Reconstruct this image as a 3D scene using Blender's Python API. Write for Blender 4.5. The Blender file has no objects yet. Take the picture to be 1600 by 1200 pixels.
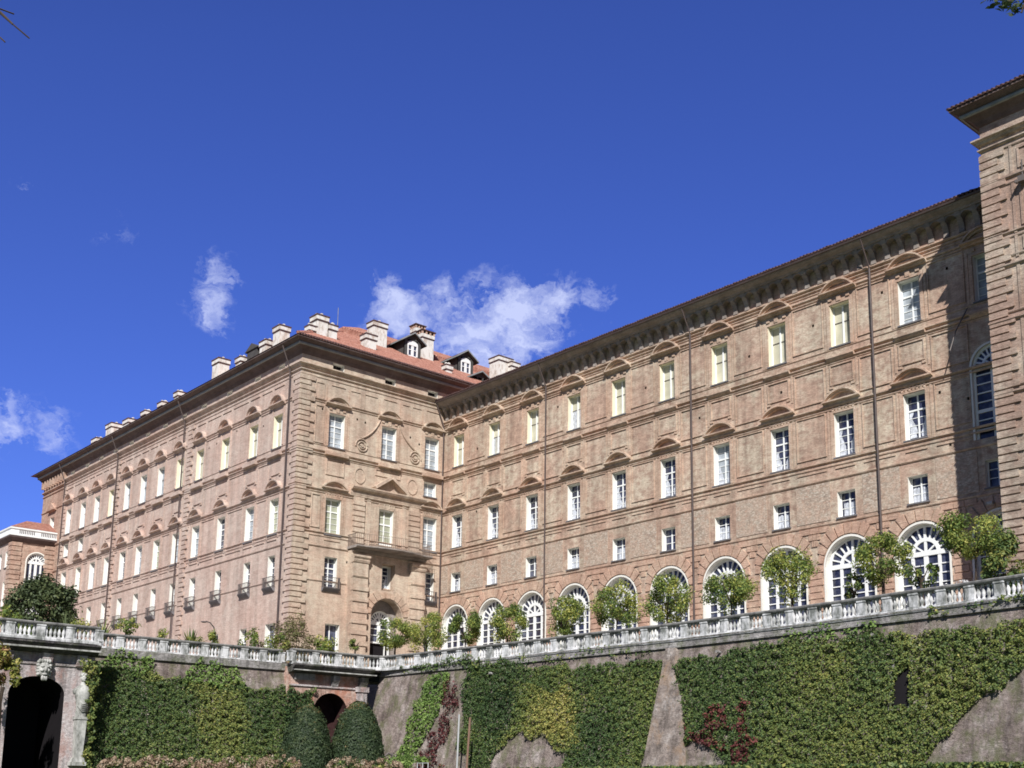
import bpy, math, random
import numpy as np
from mathutils import Vector, Matrix, noise
random.seed(7); rng = np.random.default_rng(7)
S = bpy.context.scene
COL = S.collection
PI = math.pi

# ------------------------------------------------------------------ materials
def newmat(name):
    m = bpy.data.materials.new(name); m.use_nodes = True
    nt = m.node_tree; b = nt.nodes['Principled BSDF']
    return m, nt, b
def node(nt, typ, **kw):
    n = nt.nodes.new(typ)
    for k, v in kw.items():
        if k in n.inputs: n.inputs[k].default_value = v
        else: setattr(n, k, v)
    return n
def ramp(nt, fac, stops):
    r = nt.nodes.new('ShaderNodeValToRGB')
    e = r.color_ramp.elements
    while len(e) < len(stops): e.new(0.5)
    for i, (p, c) in enumerate(stops):
        e[i].position = p; e[i].color = (*c, 1) if len(c) == 3 else c
    nt.links.new(fac, r.inputs[0]); return r.outputs[0]
def mixc(nt, fac, a, b, mode='MIX'):
    n = nt.nodes.new('ShaderNodeMix'); n.data_type = 'RGBA'; n.blend_type = mode
    for sock, v in ((n.inputs[0], fac), (n.inputs[6], a), (n.inputs[7], b)):
        if hasattr(v, 'is_linked'): nt.links.new(v, sock)
        elif isinstance(v, (int, float)): sock.default_value = v
        else: sock.default_value = (*v, 1)
    return n.outputs[2]
def pos(nt, sc=(1, 1, 1)):
    g = nt.nodes.new('ShaderNodeNewGeometry')
    m = nt.nodes.new('ShaderNodeVectorMath'); m.operation = 'MULTIPLY'
    m.inputs[1].default_value = sc
    nt.links.new(g.outputs['Position'], m.inputs[0]); return m.outputs[0]
def nz(nt, vec, scale, detail=4, rough=.55):
    n = node(nt, 'ShaderNodeTexNoise', Scale=scale, Detail=detail, Roughness=rough)
    nt.links.new(vec, n.inputs['Vector']); return n.outputs[0]
def bump(nt, b, h, strength=.4, dist=.03):
    n = node(nt, 'ShaderNodeBump', Strength=strength, Distance=dist)
    nt.links.new(h, n.inputs['Height']); nt.links.new(n.outputs[0], b.inputs['Normal'])
def g3(v): return (v, v, v)

def masonry(name, plaster, brick, dark, lo=.42, hi=.6, rough=.5, speck=.5, streak=.78):
    m, nt, b = newmat(name); L = nt.links
    p = pos(nt)
    f = ramp(nt, nz(nt, p, .32, 7, .68), [(lo, g3(0)), (hi, g3(1))])
    f2 = ramp(nt, nz(nt, pos(nt, (1, 1, 1.6)), 1.7, 6, .7), [(.44, g3(0)), (.62, g3(1))])
    c = mixc(nt, f, plaster, brick)
    k = nt.nodes.new('ShaderNodeMath'); k.operation = 'MULTIPLY'; k.inputs[1].default_value = rough
    L.new(f2, k.inputs[0])
    c = mixc(nt, k.outputs[0], c, tuple(.5 * (a + q) * .9 for a, q in zip(brick, dark)))
    fine = nz(nt, pos(nt, (1, 1, 3.2)), 5.0, 5, .75)
    c = mixc(nt, speck, c, ramp(nt, fine, [(.28, g3(.35)), (.5, g3(.5)), (.72, g3(.72))]), 'OVERLAY')
    st = ramp(nt, nz(nt, pos(nt, (1.6, 1.6, .09)), 1.0, 5, .6), [(.35, g3(streak)), (.6, g3(1.0))])
    c = mixc(nt, 1.0, c, st, 'MULTIPLY')
    vp = node(nt, 'ShaderNodeTexVoronoi', Scale=1.0); L.new(pos(nt, (.55, .55, .42)), vp.inputs['Vector'])
    c = mixc(nt, .30 * speck, c, ramp(nt, vp.outputs['Color'], [(.1, g3(.33)), (.5, g3(.52)), (.9, g3(.68))]), 'OVERLAY')
    crs = nz(nt, pos(nt, (.8, .8, 9)), 1.6, 4, .7)
    c = mixc(nt, .45 * speck, c, ramp(nt, crs, [(.35, g3(.36)), (.5, g3(.5)), (.65, g3(.64))]), 'OVERLAY')
    gr = nz(nt, pos(nt, (1, 1, 2.2)), 16, 3, .6)
    c = mixc(nt, .45 * speck, c, ramp(nt, gr, [(.3, g3(.3)), (.5, g3(.5)), (.7, g3(.72))]), 'OVERLAY')
    L.new(c, b.inputs['Base Color']); b.inputs['Roughness'].default_value = .95
    b.inputs['Specular IOR Level'].default_value = .15
    bump(nt, b, fine, .6, .06)
    return m

M = {}
M['wing'] = masonry('wing_brick', (.585, .485, .38), (.51, .35, .27), (.26, .16, .125), .43, .58, .9, .9, .70)
M['trim'] = masonry('trim_brick', (.565, .45, .355), (.51, .345, .26), (.34, .21, .155), .40, .62, .6, .85)
M['block'] = masonry('block_plaster', (.565, .465, .37), (.53, .385, .30), (.39, .255, .20), .44, .62, .6, .7, .74)
M['side'] = masonry('side_plaster', (.56, .445, .385), (.54, .39, .33), (.42, .275, .23), .42, .64, .55, .6, .78)
M['tower'] = masonry('tower_brick', (.47, .385, .315), (.38, .265, .215), (.22, .15, .12), .42, .58, .7, .95)
M['rough'] = masonry('bare_brick', (.52, .40, .32), (.45, .29, .225), (.28, .17, .13), .40, .6, .7, .9)
M['base'] = masonry('base_brick', (.555, .40, .305), (.51, .32, .24), (.36, .21, .16), .40, .62, .55, .8)
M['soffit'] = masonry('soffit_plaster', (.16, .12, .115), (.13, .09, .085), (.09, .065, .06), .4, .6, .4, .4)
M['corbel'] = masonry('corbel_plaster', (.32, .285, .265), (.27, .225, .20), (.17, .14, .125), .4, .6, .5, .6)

def rubble():
    m, nt, b = newmat('rubble_stone'); L = nt.links
    v = node(nt, 'ShaderNodeTexVoronoi', Scale=1.0); L.new(pos(nt, (5.5, 5.5, 11)), v.inputs['Vector'])
    c = ramp(nt, v.outputs['Color'], [(.1, (.30, .23, .185)), (.4, (.43, .34, .27)), (.65, (.52, .45, .375)), (.9, (.41, .275, .21))])
    d = ramp(nt, v.outputs['Distance'], [(.3, g3(1)), (.75, g3(.72))])
    c = mixc(nt, 1.0, c, d, 'MULTIPLY')
    c = mixc(nt, ramp(nt, nz(nt, pos(nt), .6, 6, .7), [(.4, g3(.1)), (.62, g3(.75))]), c, ramp(nt, nz(nt, pos(nt), 2.5, 5, .7), [(.35, (.44, .28, .205)), (.65, (.46, .375, .30))]))
    L.new(c, b.inputs['Base Color']); b.inputs['Roughness'].default_value = .95
    fine = nz(nt, pos(nt, (1, 1, 2)), 9, 4, .7)
    c = mixc(nt, .8, c, ramp(nt, fine, [(.3, g3(.28)), (.5, g3(.5)), (.7, g3(.75))]), 'OVERLAY')
    L.new(c, b.inputs['Base Color'])
    bump(nt, b, fine, .5, .05)
    return m
M['rubble'] = rubble()

def stonewall(name, cols, moss=(.10, .12, .05), mossamt=.35, stones=.0):
    m, nt, b = newmat(name); L = nt.links
    n1 = nz(nt, pos(nt), .8, 9, .75)
    c = ramp(nt, n1, [(.32, cols[0]), (.5, cols[1]), (.66, cols[2])])
    st = ramp(nt, nz(nt, pos(nt, (1.7, 1.7, .10)), 1.2, 7, .7), [(.38, g3(.42)), (.52, g3(.9)), (.7, g3(1.05))])
    c = mixc(nt, .85, c, st, 'MULTIPLY')
    f = nz(nt, pos(nt, (1, 1, 1.7)), 4.5, 8, .8)
    c = mixc(nt, .9, c, ramp(nt, f, [(.3, g3(.22)), (.5, g3(.5)), (.7, g3(.76))]), 'OVERLAY')
    h = f
    if stones:
        v = node(nt, 'ShaderNodeTexVoronoi', Scale=1.0); v.feature = 'DISTANCE_TO_EDGE'
        wv = nt.nodes.new('ShaderNodeVectorMath'); wv.operation = 'ADD'
        wn = node(nt, 'ShaderNodeTexNoise', Scale=1.5, Detail=3); L.new(pos(nt), wn.inputs['Vector'])
        L.new(pos(nt, (1.6, 1.6, 3.2)), wv.inputs[0]); L.new(wn.outputs['Color'], wv.inputs[1]); L.new(wv.outputs[0], v.inputs['Vector'])
        edge = ramp(nt, v.outputs['Distance'], [(.0, g3(.55)), (.07, g3(1))])
        sh = ramp(nt, nz(nt, pos(nt), .6, 5, .7), [(.42, g3(0)), (.6, g3(stones))])
        c = mixc(nt, sh, c, mixc(nt, 1.0, c, edge, 'MULTIPLY'))
    mf = ramp(nt, nz(nt, pos(nt, (1, 1, .6)), 1.3, 8, .75), [(.48, g3(0)), (.62, g3(mossamt))])
    c = mixc(nt, mf, c, moss)
    L.new(c, b.inputs['Base Color']); b.inputs['Roughness'].default_value = .97
    b.inputs['Specular IOR Level'].default_value = .1
    bump(nt, b, h, .9, .12)
    return m
M['retain'] = stonewall('retaining_stone', ((.15, .115, .105), (.285, .23, .21), (.47, .405, .385)), (.13, .14, .065), .7, .9)
M['band'] = stonewall('band_stone', ((.20, .185, .18), (.36, .335, .33), (.52, .49, .485)), mossamt=.6, stones=.5)
M['buttress'] = stonewall('buttress_stone', ((.16, .13, .12), (.29, .24, .215), (.47, .42, .395)), (.30, .20, .13), .65, .8)
M['bastion'] = stonewall('bastion_plaster', ((.42, .36, .36), (.56, .50, .50), (.64, .58, .575)), (.40, .20, .16), .55)
M['porchbrick'] = stonewall('porch_brick', ((.38, .235, .19), (.52, .34, .28), (.60, .48, .42)), (.48, .17, .10), .6)
M['darkstone'] = stonewall('cornice_stone', ((.06, .055, .06), (.11, .10, .105), (.26, .24, .23)))

def weathered(name, c0, c1, lo, hi):
    m, nt, b = newmat(name); L = nt.links
    n = nz(nt, pos(nt, (1, 1, .45)), 2.2, 7, .72)
    c = ramp(nt, n, [(lo, c1), (hi, c0)])
    n2 = nz(nt, pos(nt), 9, 4, .6)
    c = mixc(nt, .4, c, ramp(nt, n2, [(.3, g3(.35)), (.7, g3(.65))]), 'OVERLAY')
    L.new(c, b.inputs['Base Color']); b.inputs['Roughness'].default_value = .9
    bump(nt, b, n2, .3, .02)
    return m
M['balu'] = weathered('weathered_stone', (.66, .65, .665), (.16, .165, .155), .40, .60)
M['coping'] = weathered('coping_stone', (.27, .26, .25), (.085, .082, .085), .34, .62)
M['whitestone'] = weathered('white_stone', (.50, .49, .47), (.17, .17, .155), .38, .60)
M['chimney'] = weathered('chimney_plaster', (.70, .675, .635), (.42, .34, .285), .36, .54)

def plain(name, col, rough=.6, spec=.3, var=.12, scale=2.0):
    m, nt, b = newmat(name)
    n = nz(nt, pos(nt), scale, 5, .6)
    c = ramp(nt, n, [(.3, tuple(x * (1 - var) for x in col)), (.7, tuple(min(1, x * (1 + var)) for x in col))])
    nt.links.new(c, b.inputs['Base Color']); b.inputs['Roughness'].default_value = rough
    b.inputs['Specular IOR Level'].default_value = spec
    return m
M['white'] = plain('white_paint', (.80, .80, .79), .5, .3, .05)
M['jamb'] = plain('limewashed_jamb', (.76, .735, .68), .8, .2, .07)
M['jambwarm'] = plain('cream_jamb', (.76, .70, .54), .8, .2, .07)
M['cream'] = plain('cream_blind', (.50, .475, .375), .7, .2, .22, .9)
M['greyblind'] = plain('grey_blind', (.34, .37, .41), .6, .3, .45, 1.4)
M['greenblind'] = plain('green_blind', (.36, .37, .28), .6, .3, .2, .9)
M['curtain'] = plain('curtain_cloth', (.52, .54, .60), .8, .2, .4, 5)
M['sill'] = plain('sill_stone', (.17, .16, .17), .8, .2, .2)
M['iron'] = plain('dark_iron', (.13, .11, .105), .6, .3, .2)
M['rail'] = plain('faded_rail', (.20, .155, .13), .7, .2, .2)
M['pipe'] = plain('copper_pipe', (.085, .062, .058), .55, .4, .2)
M['gutter'] = plain('zinc_gutter', (.23, .235, .235), .55, .4, .25)
M['wood'] = plain('dark_wood', (.075, .07, .068), .8, .2, .25)
M['dark'] = plain('opening_shade', (.014, .012, .014), .9, .1)  # near-black: shade inside openings is put into the colour
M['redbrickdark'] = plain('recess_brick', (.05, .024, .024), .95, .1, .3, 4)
M['tilecap'] = plain('tile_cap', (.10, .062, .06), .9, .1, .3, 5)  # dark tile colour; on eave tile ends it stands in for shade
M['brickcap'] = plain('brick_cap', (.46, .30, .23), .9, .1, .4, 4)
M['bark'] = plain('bark', (.07, .052, .04), .9, .2, .3, 6)
M['metalpole'] = plain('galvanised_pole', (.42, .42, .43), .5, .4)
M['rust'] = plain('rusty_pole', (.20, .12, .09), .8, .2)

def glass():
    m, nt, b = newmat('dark_glass')
    n = nz(nt, pos(nt), 1.6, 4, .6)
    nt.links.new(ramp(nt, n, [(.36, (.015, .016, .034)), (.55, (.05, .055, .095)), (.72, (.13, .145, .20))]), b.inputs['Base Color'])
    b.inputs['Roughness'].default_value = .12; b.inputs['Specular IOR Level'].default_value = .5
    return m
M['glass'] = glass()

def tiles():
    m, nt, b = newmat('roof_tiles'); L = nt.links
    w = node(nt, 'ShaderNodeTexWave', Scale=4.2, Distortion=1.2, bands_direction='Y'); L.new(pos(nt), w.inputs['Vector'])
    w2 = node(nt, 'ShaderNodeTexWave', Scale=2.4, Distortion=2.5, bands_direction='X'); L.new(pos(nt), w2.inputs['Vector'])
    c = ramp(nt, nz(nt, pos(nt), 2.6, 6, .8), [(.36, (.36, .14, .10)), (.5, (.64, .275, .195)), (.64, (.78, .45, .35))])
    c = mixc(nt, .55, c, ramp(nt, w.outputs[0], [(.2, g3(.6)), (.7, g3(1))]), 'MULTIPLY')
    c = mixc(nt, .3, c, ramp(nt, w2.outputs[0], [(.2, g3(.5)), (.7, g3(1))]), 'MULTIPLY')
    L.new(c, b.inputs['Base Color']); b.inputs['Roughness'].default_value = .9
    bump(nt, b, w.outputs[0], .8, .1)
    return m
M['tiles'] = tiles()

def leaf(name, stops, transl=.3):
    m, nt, b = newmat(name); L = nt.links
    a = node(nt, 'ShaderNodeAttribute', attribute_name='tint')
    c = ramp(nt, a.outputs['Fac'], stops)
    L.new(c, b.inputs['Base Color']); b.inputs['Roughness'].default_value = .55
    b.inputs['Specular IOR Level'].default_value = .25
    t = nt.nodes.new('ShaderNodeBsdfTranslucent'); L.new(c, t.inputs[0])
    mx = nt.nodes.new('ShaderNodeMixShader'); mx.inputs[0].default_value = transl
    out = nt.nodes['Material Output']
    L.new(b.outputs[0], mx.inputs[1]); L.new(t.outputs[0], mx.inputs[2]); L.new(mx.outputs[0], out.inputs[0])
    return m
M['ivy'] = leaf('ivy_leaf', [(0, (.035, .065, .028)), (.3, (.09, .145, .05)), (.55, (.185, .225, .065)), (.8, (.34, .33, .095)), (1, (.52, .43, .15))])
M['redleaf'] = leaf('red_creeper_leaf', [(0, (.07, .035, .035)), (.4, (.13, .040, .042)), (.75, (.20, .055, .05)), (1, (.18, .16, .06))])
M['lightleaf'] = leaf('fresh_leaf', [(0, (.08, .14, .04)), (.5, (.19, .29, .075)), (1, (.36, .44, .14))])
M['orange'] = leaf('citrus_leaf', [(0, (.05, .085, .03)), (.4, (.155, .225, .06)), (.75, (.36, .385, .095)), (1, (.60, .53, .15))], .35)
M['darkleaf'] = leaf('laurel_leaf', [(0, (.03, .045, .022)), (.5, (.075, .10, .042)), (1, (.17, .19, .08))], .15)
M['yew'] = leaf('yew_leaf', [(0, (.020, .034, .018)), (.5, (.042, .066, .030)), (.85, (.08, .10, .04)), (1, (.19, .12, .05))], .1)
M['dryleaf'] = leaf('brownish_shrub_leaf', [(0, (.10, .075, .05)), (.4, (.18, .145, .085)), (.75, (.16, .18, .055)), (1, (.28, .22, .14))], .3)
M['pinkleaf'] = leaf('variegated_leaf', [(0, (.10, .13, .04)), (.4, (.28, .29, .07)), (.7, (.45, .36, .12)), (1, (.50, .24, .20))])
M['blossom'] = leaf('blossom', [(0, (.20, .125, .085)), (.4, (.34, .24, .17)), (.75, (.46, .37, .27)), (1, (.66, .60, .50))], .2)
M['flower'] = leaf('white_flower', [(0, (.6, .58, .6)), (1, (.8, .8, .8))], .2)
M['redflower'] = leaf('red_flower', [(0, (.35, .05, .03)), (1, (.5, .12, .06))], .2)

def groundmat():
    m, nt, b = newmat('lawn')
    c = ramp(nt, nz(nt, pos(nt), 1.4, 7, .7), [(.3, (.035, .06, .02)), (.6, (.07, .105, .03)), (.8, (.13, .13, .06))])
    nt.links.new(c, b.inputs['Base Color']); b.inputs['Roughness'].default_value = .95
    return m
M['lawn'] = groundmat()
M['gravel'] = plain('gravel', (.36, .32, .27), .95, .1, .2, 6)

# ------------------------------------------------------------------ objects
def empty(name, loc, label, cat, group=None):
    o = bpy.data.objects.new(name, None); COL.objects.link(o); o.location = loc
    o.empty_display_size = .5
    o['label'] = label; o['category'] = cat
    if group: o['group'] = group
    return o
def link(name, me, parent=None):
    o = bpy.data.objects.new(name, me); COL.objects.link(o)
    if parent is not None:
        o.parent = parent; o.matrix_parent_inverse = base_of(parent)
    return o
def base_of(p):
    l = Vector((0, 0, 0)); q = p
    mat = Matrix.Identity(4)
    chain = []
    while q is not None:
        chain.append(q); q = q.parent
    for q in reversed(chain):
        mat = mat @ (q.matrix_parent_inverse if q.parent else Matrix.Identity(4)) @ Matrix.LocRotScale(q.location, q.rotation_euler, q.scale)
    return mat.inverted()
def tag(o, label, cat, group=None, kind=None):
    o['label'] = label; o['category'] = cat
    if group: o['group'] = group
    if kind: o['kind'] = kind
    return o
def struct(o): o['kind'] = 'structure'; return o

class MB:
    def __init__(s, T=None): s.v = []; s.f = []; s.mi = []; s.T = T
    def p(s, a, b, c):
        s.v.append(s.T(a, b, c) if s.T else (a, b, c)); return len(s.v) - 1
    def face(s, pts, mi=0):
        s.f.append([s.p(*q) for q in pts]); s.mi.append(mi)
    def box(s, a0, a1, b0, b1, c0, c1, mi=0, skip=''):
        # axes a (along), b (up), c (out): right-handed
        i = [s.p(a, b, c) for c in (c0, c1) for b in (b0, b1) for a in (a0, a1)]
        F = dict(k=(0, 2, 3, 1), f=(4, 5, 7, 6), d=(0, 1, 5, 4), u=(2, 6, 7, 3), l=(0, 4, 6, 2), r=(1, 3, 7, 5))
        for k, q in F.items():
            if k in skip: continue
            s.f.append([i[j] for j in q]); s.mi.append(mi)
    def cbox(s, x, y, z0, z1, wx, wy, mi=0, taper=1.0):
        b = [(x - wx / 2, y - wy / 2), (x + wx / 2, y - wy / 2), (x + wx / 2, y + wy / 2), (x - wx / 2, y + wy / 2)]
        t = [(x + (a - x) * taper, y + (c - y) * taper) for a, c in b]
        i = [s.p(a, c, z0) for a, c in b] + [s.p(a, c, z1) for a, c in t]
        for q in ((3, 2, 1, 0), (4, 5, 6, 7), (0, 1, 5, 4), (1, 2, 6, 5), (2, 3, 7, 6), (3, 0, 4, 7)):
            s.f.append([i[j] for j in q]); s.mi.append(mi)
    def prof(s, prof, a0, a1, m0=0, m1=0, mi=0, caps=True):
        # profile of (out, up) from bottom to top, extruded along a; m = mitre factors at both ends
        n = len(prof)
        A = [s.p(a0 - m0 * o, z, o) for o, z in prof]; B = [s.p(a1 + m1 * o, z, o) for o, z in prof]
        for k in range(n - 1):
            s.f.append([A[k], B[k], B[k + 1], A[k + 1]]); s.mi.append(mi)
        if caps:
            s.f.append(A[:]); s.mi.append(mi); s.f.append(B[::-1]); s.mi.append(mi)
    def tube(s, path, radii, n=6, mi=0, caps=True):
        path = [Vector(q) for q in path]; rings = []
        for k, q in enumerate(path):
            d = (path[min(k + 1, len(path) - 1)] - path[max(k - 1, 0)]).normalized()
            u = d.cross(Vector((0, 0, 1)))
            if u.length < .05: u = d.cross(Vector((1, 0, 0)))
            u.normalize(); w = d.cross(u)
            r = radii[k] if isinstance(radii, (list, tuple)) else radii
            rings.append([s.p(*(q + u * r * math.cos(2 * PI * j / n) + w * r * math.sin(2 * PI * j / n))) for j in range(n)])
        for a, b in zip(rings, rings[1:]):
            for j in range(n):
                s.f.append([a[j], b[j], b[(j + 1) % n], a[(j + 1) % n]]); s.mi.append(mi)
        if caps:
            s.f.append(rings[0][:]); s.mi.append(mi); s.f.append(rings[-1][::-1]); s.mi.append(mi)
    def lathe(s, prof, cx=0, cy=0, n=10, mi=0):
        R = [[s.p(cx + r * math.cos(2 * PI * j / n), cy + r * math.sin(2 * PI * j / n), z) for j in range(n)] for r, z in prof]
        for a, b in zip(R, R[1:]):
            for j in range(n):
                s.f.append([a[j], a[(j + 1) % n], b[(j + 1) % n], b[j]]); s.mi.append(mi)
        s.f.append(R[0][::-1]); s.mi.append(mi); s.f.append(R[-1][:]); s.mi.append(mi)
    def mesh(s, name, mats, smooth=False):
        me = bpy.data.meshes.new(name); me.from_pydata(s.v, [], s.f)
        if not isinstance(mats, (list, tuple)): mats = [mats]
        for m in mats: me.materials.append(m)
        if len(mats) > 1: me.polygons.foreach_set('material_index', s.mi)
        if smooth: me.polygons.foreach_set('use_smooth', [True] * len(me.polygons))
        me.update(); return me
    def build(s, name, mats, parent=None, smooth=False):
        return link(name, s.mesh(name, mats, smooth), parent)

def facade(ox, oy, sx, sy):
    nx, ny = sy, -sx            # outward = s x up
    return lambda s, z, o: (ox + s * sx + o * nx, oy + s * sy + o * ny, z)

XC, D = -1.396, 13.647          # corner of the projecting block
F_W = facade(0, 0, 1, 0)        # long wing
F_S = facade(XC, 0, 0, 1)       # short return face of the block
F_L = facade(0, -D, 1, 0)       # long face of the block
TD, TX = 4.4, 49.05
F_T = facade(0, -TD, 1, 0)      # tower
ROT = {'W': 0, 'S': PI / 2, 'L': 0, 'T': 0}

FLOOR = 8.05

# ---- wall with openings
def wall(T, s0, s1, z0, z1, ops, mat, name, parent, extra=None):
    """ops: (sa, sb, za, zb, rise) ; rise>0 = arch above zb (half ellipse)"""
    mb = MB(T)
    ss = sorted({s0, s1, *[o[0] for o in ops], *[o[1] for o in ops]})
    zs = sorted({z0, z1, *[o[2] for o in ops], *[o[3] for o in ops], *[o[3] + o[4] for o in ops]})
    ss = [x for x in ss if s0 <= x <= s1]; zs = [x for x in zs if z0 <= x <= z1]
    for a, b in zip(ss, ss[1:]):
        for c, d in zip(zs, zs[1:]):
            ms, mz = (a + b) / 2, (c + d) / 2
            if any(o[0] < ms < o[1] and o[2] < mz < o[3] + o[4] for o in ops): continue
            mb.face([(a, c, 0), (b, c, 0), (b, d, 0), (a, d, 0)])
    for sa, sb, za, zb, ri in ops:
        if ri <= 0: continue
        N = 20; c = (sa + sb) / 2; R = (sb - sa) / 2
        arc = [(c - R * math.cos(PI * k / N), zb + ri * math.sin(PI * k / N)) for k in range(N + 1)]
        for k in range(N):
            (x0, y0), (x1, y1) = arc[k], arc[k + 1]
            mb.face([(x0, y0, 0), (x1, y1, 0), (x1, zb + ri, 0), (x0, zb + ri, 0)])
    if extra: extra(mb)
    return mb.build(name, mat, parent)

# ---- windows (local: x along, z up, -y outward), cached meshes
CACHE = {}
def wmesh(key, fn):
    if key not in CACHE: CACHE[key] = fn()
    return CACHE[key]
TL = lambda s, z, o: (s, -o, z)
def frame_mesh(kind, w, h, r):
    mb = MB(TL); o0, o1 = -r, -r + .07
    def bar(a0, a1, b0, b1, d=0): mb.box(a0, a1, b0, b1, o0, o1 - d)
    fw = .06
    if kind == 'none':
        bar(w * .5 - .02, w * .5 + .02, 0, h); return mb.mesh('window_frame', [M['wood']])
    bar(0, fw, 0, h); bar(w - fw, w, 0, h); bar(fw, w - fw, 0, fw, .004); bar(fw, w - fw, h - fw, h, .004)
    if kind == 'blind':
        mb.box(w / 2 - .05, w / 2 + .05, fw, h - fw, o0, o1 + .01)
        mb.box(fw, w - fw, h * .60 - .02, h * .60 + .02, o0, o1 - .02, 1)
    else:
        bar(w / 2 - .042, w / 2 + .042, fw, h - fw, .006)
        if kind == 'cas':
            t = h * .66; bar(fw, w - fw, t - .045, t + .045, .003)
            for q in (.165, .33, .495): bar(fw, w - fw, h * q - .015, h * q + .015, .02)
            bar(fw, w - fw, h * .83 - .015, h * .83 + .015, .02)
        elif kind == 'mezz':
            for q in (.36, .68): bar(fw, w - fw, h * q - .018, h * q + .018, .02)
        elif kind == 'plain':
            bar(fw, w - fw, h * .5 - .025, h * .5 + .025, .02)
        elif kind == 'door':
            t = h * .66; bar(fw, w - fw, t - .06, t + .06, .003)
            bar(fw, w - fw, fw, h * .24, .012)
            for q in (.36, .5, .83): bar(fw, w - fw, h * q - .015, h * q + .015, .02)
    return mb.mesh('window_frame', [M['white'], M['iron']])
def pane_mesh(w, h, r, mat):
    mb = MB(TL); mb.face([(0, 0, -r + .012), (w, 0, -r + .012), (w, h, -r + .012), (0, h, -r + .012)])
    return mb.mesh('pane', mat)
def reveal_mesh(w, h, r, mat):
    mb = MB(TL)
    mb.face([(0, 0, 0), (0, h, 0), (0, h, -r), (0, 0, -r)][::-1]); mb.face([(w, 0, 0), (w, h, 0), (w, h, -r), (w, 0, -r)])
    mb.face([(0, h, 0), (w, h, 0), (w, h, -r), (0, h, -r)][::-1]); mb.face([(0, 0, 0), (w, 0, 0), (w, 0, -r), (0, 0, -r)])
    return mb.mesh('reveal', mat)
def sill_mesh(w):
    mb = MB(TL); mb.box(-.08, w + .08, -.085, -.003, -.30, .10); return mb.mesh('sill', M['sill'])
def curtain_mesh(w, h, r, var, half):
    rr = random.Random(var * 7 + int(w * 100)); mb = MB(TL); y = -r + .022
    if half:
        top = h * .62; n = 10
        for k in range(n):
            a, b = .09 + (w - .18) * k / n, .09 + (w - .18) * (k + 1) / n
            if rr.random() < .12: continue
            mb.face([(a, .09, y), (b, .09, y + .02 * (k % 2)), (b, top - rr.random() * .1, y + .02 * (k % 2)), (a, top - rr.random() * .1, y)])
    else:
        for x0, sgn in ((.09, 1), (w - .09, -1)):
            n = 9; z0 = h * rr.uniform(.0, .06) + .09; z1 = h * rr.choice((.5, .62, .64))
            pts = []
            for k in range(n + 1):
                z = z0 + (z1 - z0) * k / n
                wd = w * (.10 + .22 * abs(math.sin(1.2 + 2.4 * k / n)) + rr.uniform(-.03, .05))
                pts.append((z, min(wd, w * .42)))
            for (za, wa), (zb, wb) in zip(pts, pts[1:]):
                q = [(x0, za, y), (x0 + sgn * wa, za, y + .01), (x0 + sgn * wb, zb, y + .01), (x0, zb, y)]
                mb.face(q if sgn > 0 else q[::-1])
    return mb.mesh('curtain', M['curtain'])
def window(fk, T, parent, s, z, w, h, kind, pane, r=.42, jamb='jamb', curtain=None, sill=True, label=None):
    f = link('window', wmesh(('f', kind, w, h, r), lambda: frame_mesh(kind, w, h, r)))
    f.location = T(s, z, 0); f.rotation_euler = (0, 0, ROT[fk])
    f.parent = parent; f.matrix_parent_inverse = base_of(parent)
    kids = [('pane', wmesh(('p', w, h, r, pane), lambda: pane_mesh(w, h, r, M[pane]))),
            ('reveal', wmesh(('r', w, h, r, jamb), lambda: reveal_mesh(w, h, r, M[jamb])))]
    if sill: kids.append(('sill', wmesh(('s', w), lambda: sill_mesh(w))))
    if curtain is not None:
        v, half = curtain
        kids.append(('curtain', wmesh(('c', w, h, r, v, half), lambda: curtain_mesh(w, h, r, v, half))))
    for n, me in kids:
        o = bpy.data.objects.new(n, me); COL.objects.link(o); o.parent = f
    if label: f['label'] = label
    return f

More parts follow.
